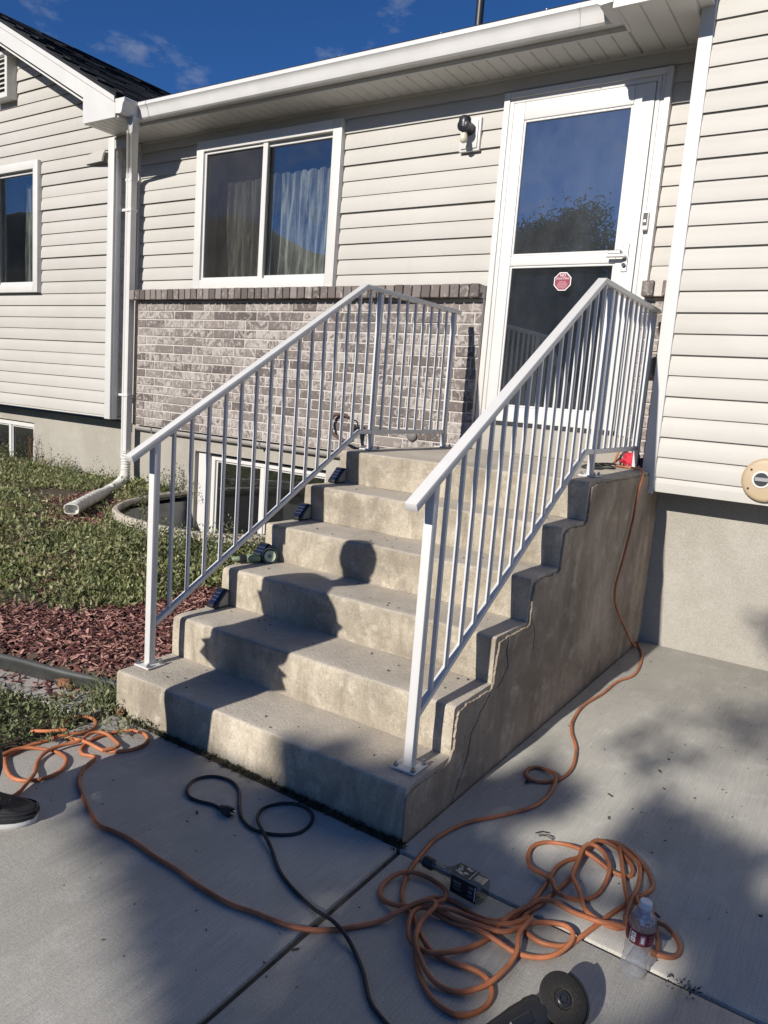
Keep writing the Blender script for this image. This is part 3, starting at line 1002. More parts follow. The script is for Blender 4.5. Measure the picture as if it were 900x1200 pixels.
GP = [(0.0, 3.665), (0.0, 3.552), (0.068, 3.546), (0.082, 3.556), (0.092, 3.585), (0.096, 3.612), (0.112, 3.634), (0.12, 3.640), (0.12, 3.664), (0.113, 3.670), (0.113, 3.66), (0.09, 3.622), (0.08, 3.575), (0.06, 3.562), (0.006, 3.565), (0.006, 3.665)]
def gutter_run(a0, a1, mk, caps):
    """sweep the gutter section; a0/a1: functions of the outward distance d; mk(a, d, z) -> point"""
    n = len(GP)
    V = [mk(a0(d), d, z) for d, z in GP] + [mk(a1(d), d, z) for d, z in GP]
    F = [(i, (i + 1) % n, n + (i + 1) % n, n + i) for i in range(n)]
    mb = MB().add(V, F)
    out = [i for i in range(9)]
    for c in caps:
        b = n * c
        mb.add([V[b + i] for i in out], [tuple(range(9))])
    return mb
gut = gutter_run(lambda d: -3.19 + d, lambda d: 1.0 - d, lambda a, d, z: (a, 2.553 - d, z), ()).build('gutter', M_GUTTER, house, smooth=30)
gutter_run(lambda d: 2.30, lambda d: 2.553 - d, lambda a, d, z: (-3.192 + d, a, z), (0,)).build('gutter', M_GUTTER, house, smooth=30)
gutter_run(lambda d: 2.27, lambda d: 2.553 - d, lambda a, d, z: (1.0 - d, a, z), (0,)).build('gutter', M_GUTTER, house, smooth=30)
for gxx in (-2.55, -1.75, -0.95, -0.15, 0.55):
    MB().box(gxx, gxx + 0.006, 2.428, 2.55, 3.668, 3.674).build('gutter_strap', M_STEEL, gut)
for gxx in (-2.98, 0.74):
    gutter_run(lambda d: gxx, lambda d: gxx + 0.012, lambda a, d, z: (a, 2.5505 - d * 1.02, z - 0.0015), ()).build('gutter_seam', M_GUTTER, gut, smooth=30)

# downspout
def rect_sweep(mb, path, wx, wy):
    P = [Vector(p) for p in path]
    sec = [(-wx, -wy), (-wx * .4, -wy), (-wx * .33, -wy + .006), (wx * .33, -wy + .006), (wx * .4, -wy), (wx, -wy), (wx, wy), (-wx, wy)]
    V = [(p.x + a, p.y + b, p.z) for p in P for a, b in sec]
    n = len(sec)
    F = [(i * n + k, i * n + (k + 1) % n, (i + 1) * n + (k + 1) % n, (i + 1) * n + k) for i in range(len(P) - 1) for k in range(n)]
    F += [tuple(range(n)), tuple(range((len(P) - 1) * n, len(P) * n))]
    return mb.add(V, F)
ds = rect_sweep(MB(), [(-3.135, 2.44, 3.56), (-3.14, 2.44, 3.50), (-3.18, 2.47, 3.44), (-3.52, 2.735, 3.27), (-3.562, 2.765, 3.23), (-3.575, 2.775, 3.17), (-3.575, 2.775, 0.60)], 0.040, 0.032).build('downspout', M_GUTTER, house, bevel=0.003, smooth=40)
rect_sweep(MB(), [(-3.575, 2.775, 3.19), (-3.575, 2.775, 3.165)], 0.043, 0.035).build('downspout_seam', M_GUTTER, ds)
for zz in (2.9, 1.2):
    MB().box(-3.662, -3.527, 2.738, 2.812, zz, zz + 0.025).build('downspout_strap', M_GUTTER, ds, bevel=0.002)
fp = catmull([(-3.575, 2.775, 0.68), (-3.573, 2.773, 0.55), (-3.555, 2.75, 0.44), (-3.47, 2.64, 0.385), (-3.28, 2.4, 0.362), (-2.98, 2.0, 0.352), (-2.72, 1.64, 0.335)], 0.006)
rs = []
for i in range(len(fp)):
    t = i / (len(fp) - 1)
    base = 0.045 + (0.006 if t > 0.62 else 0)
    rs.append(base + (0.005 * math.sin(i * 1.55) if t < 0.5 else 0.0022 * math.sin(i * 0.42)))
fx = MB().tube(fp, rs, 16).build('flexible_outlet', M_FLEX, ds, smooth=60)
mb = MB()
d = Vector((0.26, -0.36, -0.012)).normalized()
q0 = Vector(fp[-1])
side = d.cross(Vector((0, 0, 1))).normalized()
upv = side.cross(d)
secs = [(0.0, 0.052, 0.048), (0.02, 0.056, 0.046), (0.07, 0.060, 0.042)]
V, F = [], []
for inner in (0, 1):
    for t, a, b in secs:
        a, b = a - inner * .006, b - inner * .006
        for k in range(12):
            an = 2 * math.pi * k / 12
            ca, sa = math.cos(an), math.sin(an)
            pw = 0.6
            V.append(q0 + d * t + side * a * math.copysign(abs(ca) ** pw, ca) + upv * b * math.copysign(abs(sa) ** pw, sa))
for g0 in (0, 36):
    for i in range(2):
        for k in range(12):
            F.append((g0 + i * 12 + k, g0 + i * 12 + (k + 1) % 12, g0 + (i + 1) * 12 + (k + 1) % 12, g0 + (i + 1) * 12 + k))
for k in range(12):
    F.append((24 + k, 24 + (k + 1) % 12, 60 + (k + 1) % 12, 60 + k))
MB().add(V, F).build('outlet_adaptor', M_FLEX, fx, smooth=50, fix=False)

# ---- roof
def roof_part(parent, x_e, x_r, z_e, y0, y1, name='roof_slope'):
    z_r = z_e + SL * abs(x_r - x_e)
    poly = [(x_e, z_e), (x_r, z_r), (x_r, z_r + 0.03), (x_e, z_e + 0.03)]
    return MB().prism(poly, 'y', y0, y1).build(name, M_SHINGLE, parent)
roof = MB().prism([(2.44, 3.676), (8.2, 5.29), (8.2, 5.26), (2.44, 3.646)], 'x', -3.2, 1.0).build('roof', M_SHINGLE, house)
MB().prism([(8.2, 5.29), (13, 3.7), (13, 3.66), (8.2, 5.26)], 'x', -5.2, 3.2).build('roof_slope', M_SHINGLE, roof)
roof_part(roof, -3.165, -5.4, 3.672, 2.285, 12.0)
roof_part(roof, -7.635, -5.4, 3.672, 2.285, 12.0)
roof_part(roof, 0.985, 3.35, 3.672, 2.265, 12.0)
roof_part(roof, 5.715, 3.35, 3.672, 2.265, 12.0)
sh = MB()
ux = Vector((-1, 0, SL)).normalized()
nn = Vector((SL, 0, 1)).normalized()
o0 = Vector((-3.15, 0, 3.70))
for c in range(18):
    y = 2.275 + (c % 2) * 0.16
    s = c * 0.14
    while y < 7.5:
        wdt = random.uniform(0.27, 0.34)
        th = random.uniform(0.008, 0.016)
        ya, yb = y, y + wdt - 0.006
        p = [o0 + ux * s + nn * 0.001, o0 + ux * (s + 0.16) + nn * 0.001, o0 + ux * (s + 0.16) + nn * 0.003, o0 + ux * s + nn * th]
        V = [(q.x, ya, q.z) for q in p] + [(q.x, yb, q.z) for q in p]
        sh.add(V, [(0, 1, 2, 3), (4, 7, 6, 5), (0, 4, 5, 1), (1, 5, 6, 2), (2, 6, 7, 3), (3, 7, 4, 0)])
        y += wdt
tag(sh.build('shingle', M_SHINGLE, roof, fix=False), kind='stuff')
for (xe, xr, xs) in ((-3.19, -5.4, -3.63), (1.0, 3.35, 1.46)):
    yy = 2.30 if xe < 0 else 2.28
    k = SL * abs(xr - xe)
    poly = [(xe, 3.524), (xe, 3.682), (xr, 3.682 + k), (xr, 3.682 + k - 0.175), (xs, 3.682 + SL * abs(xs - xe) - 0.175), (xs, 3.524)]
    MB().prism(poly, 'y', yy, yy + 0.022).build('rake_fascia', M_TRIM, house)
    MB().prism([(xe, 3.64), (xe, 3.69), (xr, 3.69 + k), (xr, 3.64 + k)], 'y', yy - 0.012, yy - 0.0005).build('rake_trim', M_TRIM, house)
    MB().prism([(xs, 3.715), (xr, 3.715 + SL * abs(xr - xs) ), (xr, 3.70 + SL * abs(xr - xs)), (xs, 3.70)], 'y', yy + .0225, 2.7 if xe < 0 else 2.58).build('rake_soffit', M_SOFFIT, house)
    xm = 2 * xr - xe
    xq = 2 * xr - xs
    MB().prism([(xq, 3.715), (xr, 3.715 + SL * abs(xr - xs)), (xr, 3.70 + SL * abs(xr - xs)), (xq, 3.70)], 'y', yy + .0225, 2.7 if xe < 0 else 2.58).build('rake_soffit', M_SOFFIT, house)
    MB().prism([(xm, 3.524), (xm, 3.682), (xr, 3.682 + k), (xr, 3.682 + k - 0.175), (2 * xr - xs, 3.682 + SL * abs(xs - xe) - 0.175), (2 * xr - xs, 3.524)], 'y', yy, yy + 0.022).build('rake_fascia', M_TRIM, house)
gv = frame_boxes(MB(), -5.56, -5.245, 4.06, 4.50, 0.04, 2.55, 2.672).build('gable_vent', M_TRIM, house, bevel=0.004)
for k in range(8):
    zz = 4.105 + k * 0.046
    MB().prism([(2.565, zz), (2.62, zz + 0.05), (2.62, zz + 0.056), (2.565, zz + 0.006)], 'x', -5.52, -5.285).build('vent_louvre', M_TRIM, gv)
vp = MB().tube([(-1.03, 4.5, 4.2), (-1.03, 4.5, 5.08)], 0.036, 16).build('vent_pipe', M_BLACK, house, smooth=40)
MB().lathe([(0.10, 0.0), (0.06, 0.05), (0.042, 0.12)], 18, Matrix.Translation((-1.03, 4.5, 4.24))).build('pipe_flashing', M_GREY, vp, smooth=40)

# ---- fittings on the wall
lx, lz = -0.115, 3.20
lamp = MB().box(lx - .078, lx + .078, 2.860, 2.884, lz - .108, lz + .108).box(lx - .062, lx + .062, 2.850, 2.860, lz - .092, lz + .092).build('wall_lamp', M_TRIM, house, bevel=0.005, seg=2, smooth=40)
MB().lathe([(0.040, 0), (0.042, 0.02), (0.034, 0.055), (0.042, 0.075), (0.044, 0.10), (0.026, 0.112)], 20,
           Matrix.Translation((lx, 2.852, lz + 0.03)) @ Matrix.Rotation(R(90), 4, 'X')).build('lamp_base', M_BLACKMETAL, lamp, smooth=40)
MB().lathe([(0.028, 0.045), (0.041, 0.03), (0.043, 0.0), (0.041, -0.03), (0.037, -0.034), (0.035, -0.03), (0.032, 0.0)], 20, Matrix.Translation((lx, 2.776, lz + 0.045))).build('lamp_hood', M_BLACKMETAL, lamp, smooth=40)
MB().lathe([(0.013, 0.02), (0.0135, -0.02), (0.017, -0.035), (0.024, -0.055), (0.0265, -0.073), (0.023, -0.091), (0.012, -0.100), (0.001, -0.102)], 20, Matrix.Translation((lx, 2.776, lz + 0.022))).build('bulb', M_BULB, lamp, smooth=60)

bx, bz, br = 2.045, 1.107, 0.118
def disc(r, y0, y1, cx, cz, n=36, sx=1.0):
    return [(cx + sx * r * math.cos(2 * math.pi * k / n), cz + r * math.sin(2 * math.pi * k / n)) for k in range(n)]
blk = MB().prism(disc(br, 0, 0, bx, bz), 'y', 2.50, 2.55).build('hose_tap_block', M_TAN, house, bevel=0.022, seg=4, smooth=50)
MB().prism(disc(0.047, 0, 0, bx - .018, bz + .004), 'y', 2.496, 2.5005).build('tap_ring', M_WINFRAME, blk, bevel=0.002)
MB().prism(disc(0.036, 0, 0, bx - .018, bz + .004), 'y', 2.4945, 2.497).build('tap_hole', M_BLACK, blk)
MB().box(bx - .05, bx + .02, 2.487, 2.4945, bz - .006, bz + .016).build('tap_bar', M_STEEL, blk, bevel=0.002)
for (a, b) in ((-.072, .052), (-.076, -.05), (.06, .052), (.058, -.05)):
    MB().prism(disc(0.006, 0, 0, bx + a, bz + b, 10), 'y', 2.4975, 2.5005).build('screw', M_BLACK, blk)

MB().tube([(-3.53, 2.868, 0.912), (-3.2, 2.868, 0.908), (-1.6, 2.868, 0.905), (-0.02, 2.868, 0.902)], 0.030, 16).build('conduit_pipe', M_PIPE, house, smooth=40)
for gxx in (-3.3, -1.9, -0.6):
    MB().box(gxx, gxx + .02, 2.836, 2.9, 0.87, 0.945).build('pipe_clip', M_STEEL, house, bevel=0.002)
tap = MB().tube([(-0.80, 2.805, 1.12), (-0.80, 2.74, 1.12), (-0.80, 2.70, 1.10), (-0.80, 2.69, 1.055)], [0.014, 0.014, 0.018, 0.014], 10).lathe([(0.02, -.03), (0.024, 0), (0.02, .03)], 10, Matrix.Translation((-0.80, 2.73, 1.12))).build('spigot', M_BLACKMETAL, house, smooth=50)
MB().tube([(-0.80 + .032 * math.cos(a), 2.70 - .004, 1.165 + .032 * math.sin(a)) for a in [2 * math.pi * k / 16 for k in range(17)]], 0.006, 6).tube([(-0.80, 2.72, 1.13), (-0.80, 2.70, 1.165)], .006, 6).build('spigot_handle', M_BLACKMETAL, tap, smooth=50)
MB().tube(catmull([(-0.80, 2.69, 1.05), (-0.84, 2.69, 1.03), (-0.93, 2.70, 1.05), (-1.03, 2.73, 1.08), (-1.07, 2.75, 1.16), (-1.04, 2.76, 1.22), (-0.97, 2.77, 1.23), (-0.93, 2.79, 1.21)], 0.01), 0.012, 8).build('pipe_loop', plain('rusty_brown_pipe', (0.10, 0.055, 0.045), 0.7), tap, smooth=50)
MB().lathe([(0.044, 0), (0.044, 0.012), (0.038, 0.02), (0.02, 0.026), (0.004, 0.027)], 20, Matrix.Translation((-0.345, 2.80, 1.125)) @ Matrix.Rotation(R(90), 4, 'X')).build('wall_vent', M_GREY, house, smooth=50)
ob = MB().box(1.262, 1.34, 2.745, 2.80, 1.635, 1.75).build('outlet_box', M_GREY, house, bevel=0.006, seg=2)
MB().box(1.268, 1.334, 2.728, 2.7455, 1.645, 1.742).build('outlet_cover', M_GREY, ob, bevel=0.005)

# ---- window well
def well():
    t = thing('window_well', (WCX, WCY - WRY, 0.0), 'cream-rimmed metal window well sunk in the grass below the brick wall', 'window well')
    pts = []
    for k in range(49):
        a = math.pi + math.pi * k / 48
        ca, sa = math.cos(a), math.sin(a)
        pts.append((WCX + WRX * math.copysign(abs(ca) ** (2 / 2.6), ca), WCY - 0.005 + WRY * -abs(sa) ** (2 / 2.6)))
    top, bot = 0.335, -0.12
    rim = []
    for (x, y) in pts:
        n = Vector((x - WCX, (y - WCY) * .8, 0)).normalized()
        rim.append((x, y, n))
    def band(prof, name, mat):
        V, F = [], []
        m = len(prof)
        for x, y, n in rim:
            zt = float(top + 0.035 * (y - 1.7) / 1.2)
            for (r, z, rel) in prof:
                V.append((x + n.x * r, y + n.y * r, zt + z if rel else z))
        for i in range(len(rim) - 1):
            for k in range(m):
                F.append((i * m + k, i * m + (k + 1) % m, (i + 1) * m + (k + 1) % m, (i + 1) * m + k))
        return MB().add(V, F).build(name, mat, t, smooth=40)
    band([(-0.024, -0.028, 1), (-0.026, 0.0, 1), (-0.012, 0.012, 1), (0.012, 0.012, 1), (0.026, 0.0, 1), (0.026, -0.05, 1), (0.01, -0.055, 1), (0.008, -0.03, 1), (-0.008, -0.03, 1)], 'rim', M_WELL)
    prof = []
    for k in range(13):
        z = bot + (top - 0.06 - bot) * k / 12
        prof.append((0.006 * (k % 2), z, 0))
    for k in range(12, -1, -1):
        z = bot + (top - 0.06 - bot) * k / 12
        prof.append((0.006 * (k % 2) - 0.004, z, 0))
    band(prof, 'liner', M_WELLIN)
    MB().add([(x - n.x * .01, y - n.y * .01, -0.1) for x, y, n in rim], [tuple(range(len(rim)))]).build('gravel_floor', M_FOUND, t)
well()

# ================================================================== STAIRS
RISE, TREAD, SW = 0.18, 0.2933, 1.437
stairs = thing('concrete_stairs', (SW / 2, 0.0, 0.0), 'weathered concrete front steps, six risers up to the door, with cracked right side', 'stairs')
LAND_Y = 2.7985
def step_block(i, last):
    """block of one step as a finely divided shell with a worn, rounded nosing"""
    y0 = i * TREAD
    y1 = LAND_Y
    z0, z1 = i * RISE - (0.12 if i == 0 else 0.0), (i + 1) * RISE
    r = 0.014
    ynext = y0 + TREAD + 0.02 if not last else y1
    prof = [(y0, z0)]
    nz = 9
    for k in range(1, nz):
        prof.append((y0, z0 + (z1 - r - z0) * k / nz))
    for k in range(5):
        a = R(180 - 90 * k / 4)
        prof.append((y0 + r + r * math.cos(a), z1 - r + r * math.sin(a)))
    ny = 12 if not last else 40
    for k in range(1, ny + 1):
        prof.append((y0 + r + (ynext - y0 - r) * k / ny, z1))
    nx = 66
    V, F = [], []
    m = len(prof)
    for j in range(nx + 1):
        x = SW * j / nx
        for (y, z) in prof:
            edge = max(0.0, 1 - abs(y - y0) / 0.05) * max(0.0, 1 - abs(z - z1) / 0.06)
            n1 = mnoise.noise((x * 2.1, y * 2.1 + i * 3.7, z * 4)) * 0.0045
            n2 = mnoise.noise((x * 12, y * 12, z * 12 + i * 9)) * 0.0022
            chip = min(0.0, mnoise.noise((x * 9, i * 5.3, 1.7)) + 0.30) * 0.045 * edge + (min(0.0, mnoise.noise((x * 23, i * 3.1, 4.7)) + 0.12) * 0.016 * edge)
            dy = (-n1 - n2) * (1.0 if z < z1 - 0.004 else 0.3) - chip
            dz = (n1 * 0.8 + n2) + chip * 0.7
            if j in (0, nx):
                dy *= 0.4
            V.append((x, y + (dy if y - y0 < 0.08 else 0.0), z + (dz if z > z1 - 0.03 else 0.0)))
    for j in range(nx):
        for k in range(m - 1):
            F.append((j * m + k, (j + 1) * m + k, (j + 1) * m + k + 1, j * m + k + 1))
    # sides: plain block behind the shell
    for x, flip in ((0.0, 0), (SW, nx * m)):
        s = len(V)
        side = [V[flip + k] for k in range(m)] + [(x, y1 if last else ynext, z0)]
        if not last:
            side = [V[flip + k] for k in range(m)] + [(x, y1, z1), (x, y1, z0)]
        V += side
        F.append(tuple(range(s, s + len(side))))
    return MB().add(V, F).build('landing' if last else 'step', M_STEP, stairs, smooth=42)
for i in range(6):
    step_block(i, i == 5)

# coat of render on the right side, broken away along the step edges
prg = [(-0.004, -0.05), (-0.004, 0.15), (0.03, 0.166), (0.262, 0.163), (0.284, 0.175), (0.302, 0.205), (0.305, 0.30), (0.318, 0.338), (0.37, 0.348), (0.50, 0.346), (0.572, 0.338), (0.592, 0.36),
       (0.597, 0.45), (0.612, 0.518), (0.68, 0.527), (0.76, 0.525), (0.868, 0.52), (0.889, 0.535), (0.894, 0.62), (0.902, 0.692), (0.97, 0.708), (1.06, 0.704), (1.16, 0.70), (1.183, 0.715), (1.188, 0.80), (1.196, 0.873),
       (1.25, 0.886), (1.36, 0.882), (1.455, 0.88), (1.478, 0.895), (1.484, 0.98), (1.494, 1.052), (1.54, 1.064), (1.8, 1.066), (2.2, 1.063), (2.7985, 1.065), (2.7985, -0.05)]
crackA = [(0.69, 0.527), (0.675, 0.47), (0.705, 0.40), (0.652, 0.347), (0.556, 0.329), (0.495, 0.283), (0.428, 0.216), (0.41, 0.134), (0.375, 0.08), (0.33, 0.02), (0.31, -0.05)]
iA = prg.index((0.68, 0.527))
lower = prg[:iA] + crackA
gap = [(y + 0.005, z - 0.001) for y, z in crackA]
upper = [gap[0]] + prg[iA + 1:] + gap[::-1][:-1]
crackB = [(0.888, 0.57), (0.952, 0.484), (0.955, 0.41), (0.92, 0.385)]
jit = lambda P, s: [(y + 0.006 * mnoise.noise((y * 30, z * 30, s)), z + 0.006 * mnoise.noise((y * 30, z * 30, s + 9))) for y, z in P]
def densify(P, step=0.006):
    out = []
    for i in range(len(P)):
        a, b = Vector(P[i]), Vector(P[(i + 1) % len(P)])
        n = max(1, int((b - a).length / step))
        for k in range(n):
            out.append(tuple(a.lerp(b, k / n)))
    return out
for k, P in enumerate((lower, upper)):
    D = densify(P)
    Q = []
    for (y, z) in D:
        if z > 0.0 and y < 2.78 and y > 0.0:
            y0_, z0_ = y, z
            y += 0.003 * mnoise.noise((y0_ * 22, z0_ * 22, 3.3)) + 0.006 * mnoise.noise((y0_ * 60, z0_ * 60, 1.3)) + 0.004 * mnoise.noise((y0_ * 170, z0_ * 170, 2.3))
            z += 0.003 * mnoise.noise((y0_ * 22, z0_ * 22, 12.3)) + 0.006 * mnoise.noise((y0_ * 60, z0_ * 60, 8.3)) + 0.004 * mnoise.noise((y0_ * 170, z0_ * 170, 9.3))
        Q.append((y, z))
    MB().prism(Q, 'x', SW - 0.002, SW + (0.0105 if k else 0.0085)).build('render_coat', M_PARGE, stairs)
cb = [(SW + 0.0108, y, z) for y, z in crackB]
mb = MB()
for i in range(len(cb) - 1):
    a, b = Vector(cb[i]), Vector(cb[i + 1])
    w0, w1 = (0.002, 0.004, 0.0035, 0.001)[i], (0.004, 0.0035, 0.001, 0.0)[i]
    mb.add([a - Vector((0, w0, 0)), a + Vector((0, w0, 0)), b + Vector((0, w1, 0)), b - Vector((0, w1, 0))], [(0, 1, 2, 3)])
mb.build('crack', M_JOINT, stairs)

# ================================================================== RAILINGS
def railing(x0, label, kx=0.0, yk=1.535, ye=2.63, z_k=1.985):
    X = lambda y: x0 + kx * y
    t = thing('railing', (x0, 0.13, RISE), label, 'handrail', 'white metal railings along the steps')
    z_l, z_e = 1.08, 1.078
    y0 = 0.0
    slope = (z_k - z_e) / (yk - y0)
    hw, hh = 0.0215, 0.0125
    # top rail: sloped run and level run, mitred at the knee
    sec = [(-hw, -hh), (hw, -hh), (hw, hh), (-hw, hh)]
    V = []
    for (y, z, sk) in ((y0, z_e, 0.0), (yk, z_k, 0.0), (ye, z_k, 0.0)):
        for a, b in sec:
            yy = y - (b * 0.55 if y == y0 else (b * 0.3 if y == yk else 0))
            V.append((X(yy) + a, yy, z + b))
    F = [(i * 4 + k, i * 4 + (k + 1) % 4, (i + 1) * 4 + (k + 1) % 4, (i + 1) * 4 + k) for i in range(2) for k in range(4)] + [(3, 2, 1, 0), (8, 9, 10, 11)]
    MB().add(V, F).build('top_rail', M_RAIL, t, bevel=0.003, seg=2, smooth=30)
    # bottom rail
    lw = 0.0125
    yb0, zb0, ybk, zbk = 0.15, 0.365, yk + 0.03, z_k - 0.797
    V = []
    for (y, z) in ((yb0, zb0), (ybk, zbk), (ye - 0.085, zbk)):
        for a, b in ((-lw, -lw), (lw, -lw), (lw, lw), (-lw, lw)):
            V.append((X(y) + a, y, z + b))
    MB().add(V, F).build('bottom_rail', M_RAIL, t, bevel=0.002, smooth=30)
    top = lambda y: (z_e + slope * (y - y0) if y < yk else z_k) - hh - 0.001
    low = lambda y: (zb0 + (zbk - zb0) / (ybk - yb0) * (y - yb0) if y < ybk else zbk) + 0.012
    for k, (py, pz) in enumerate(((0.13, RISE), (yk + .155, z_l), (ye - .065, z_l))):
        pw = 0.0165 if k == 0 else 0.0150
        x = X(py)
        zt = top(py) + (0.008 if k == 0 else 0.0)
        p = MB().box(x - pw, x + pw, py - pw, py + pw, pz + 0.006, zt).build('post', M_RAIL, t, bevel=0.003, seg=2, smooth=30)
        bp = MB().box(x - .046, x + .046, py - .046, py + .046, pz + 0.002, pz + 0.0095).build('base_plate', M_RAIL, p, bevel=0.002)
        for a in (-.034, .034):
            for b in (-.034, .034):
                MB().lathe([(0.0095, 0), (0.0095, 0.008), (0.005, 0.010), (0.005, 0.017)], 6, Matrix.Translation((x + a, py + b, pz + 0.0095))).build('bolt', M_BOLT, p)
    bw = 0.0074
    ys = [0.13 + (yk + .025) * k / 16 for k in range(1, 16)] + [yk + .155 + (ye - yk - .22) * k / 9 for k in range(1, 9)]
    for y in ys:
        sl = slope if y < yk - .02 else 0.0
        x = X(y)
        z0a, z0b = low(y - bw) - .004, low(y + bw) - .004
        z1a, z1b = top(y - bw), top(y + bw)
        v = [(x - bw, y - bw, z0a), (x + bw, y - bw, z0a), (x + bw, y + bw, z0b), (x - bw, y + bw, z0b), (x - bw, y - bw, z1a), (x + bw, y - bw, z1a), (x + bw, y + bw, z1b), (x - bw, y + bw, z1b)]
        MB().add(v, [(3, 2, 1, 0), (4, 5, 6, 7), (0, 1, 5, 4), (1, 2, 6, 5), (2, 3, 7, 6), (3, 0, 4, 7)]).build('baluster', M_RAIL, t, bevel=0.0015)
    return t
railing(0.047, 'white metal railing on the grass side of the steps, running up to the brick wall')
railing(1.372, 'white metal railing on the driveway side of the steps, in front of the door', -0.017, 1.60, 2.69, 2.003)

# ================================================================== CORDS
def lay(path, r, gz, step=0.012, sag=0.0):
    """rest a cord on the ground and lift it over its own earlier turns"""
    P = catmull([(x, y, 0) for x, y in path], step)
    n = len(P)
    xy = np.array([(p.x, p.y) for p in P])
    z = np.zeros(n)
    gap = int(6 * r / step) + 6
    for i in range(n):
        b = gz(xy[i, 0], xy[i, 1]) + r
        if i > gap:
            d2 = np.sum((xy[:i - gap] - xy[i]) ** 2, axis=1)
            hit = np.where(d2 < (1.9 * r) ** 2)[0]
            if len(hit):
                dz = np.sqrt(np.maximum((2.0 * r) ** 2 - d2[hit], 0))
                b = max(b, float(np.max(z[hit] + dz)))
        z[i] = min(b, gz(xy[i, 0], xy[i, 1]) + r * 7.5)
    k = 6
    zs = np.array([max(z[max(0, i - 3):i + 4]) for i in range(n)])
    ker = np.hanning(2 * k + 1); ker /= ker.sum()
    zs = np.convolve(np.pad(zs, k, mode='edge'), ker, mode='valid')
    return [(xy[i, 0], xy[i, 1], float(max(zs[i], gz(xy[i, 0], xy[i, 1]) + r * 0.98))) for i in range(n)]

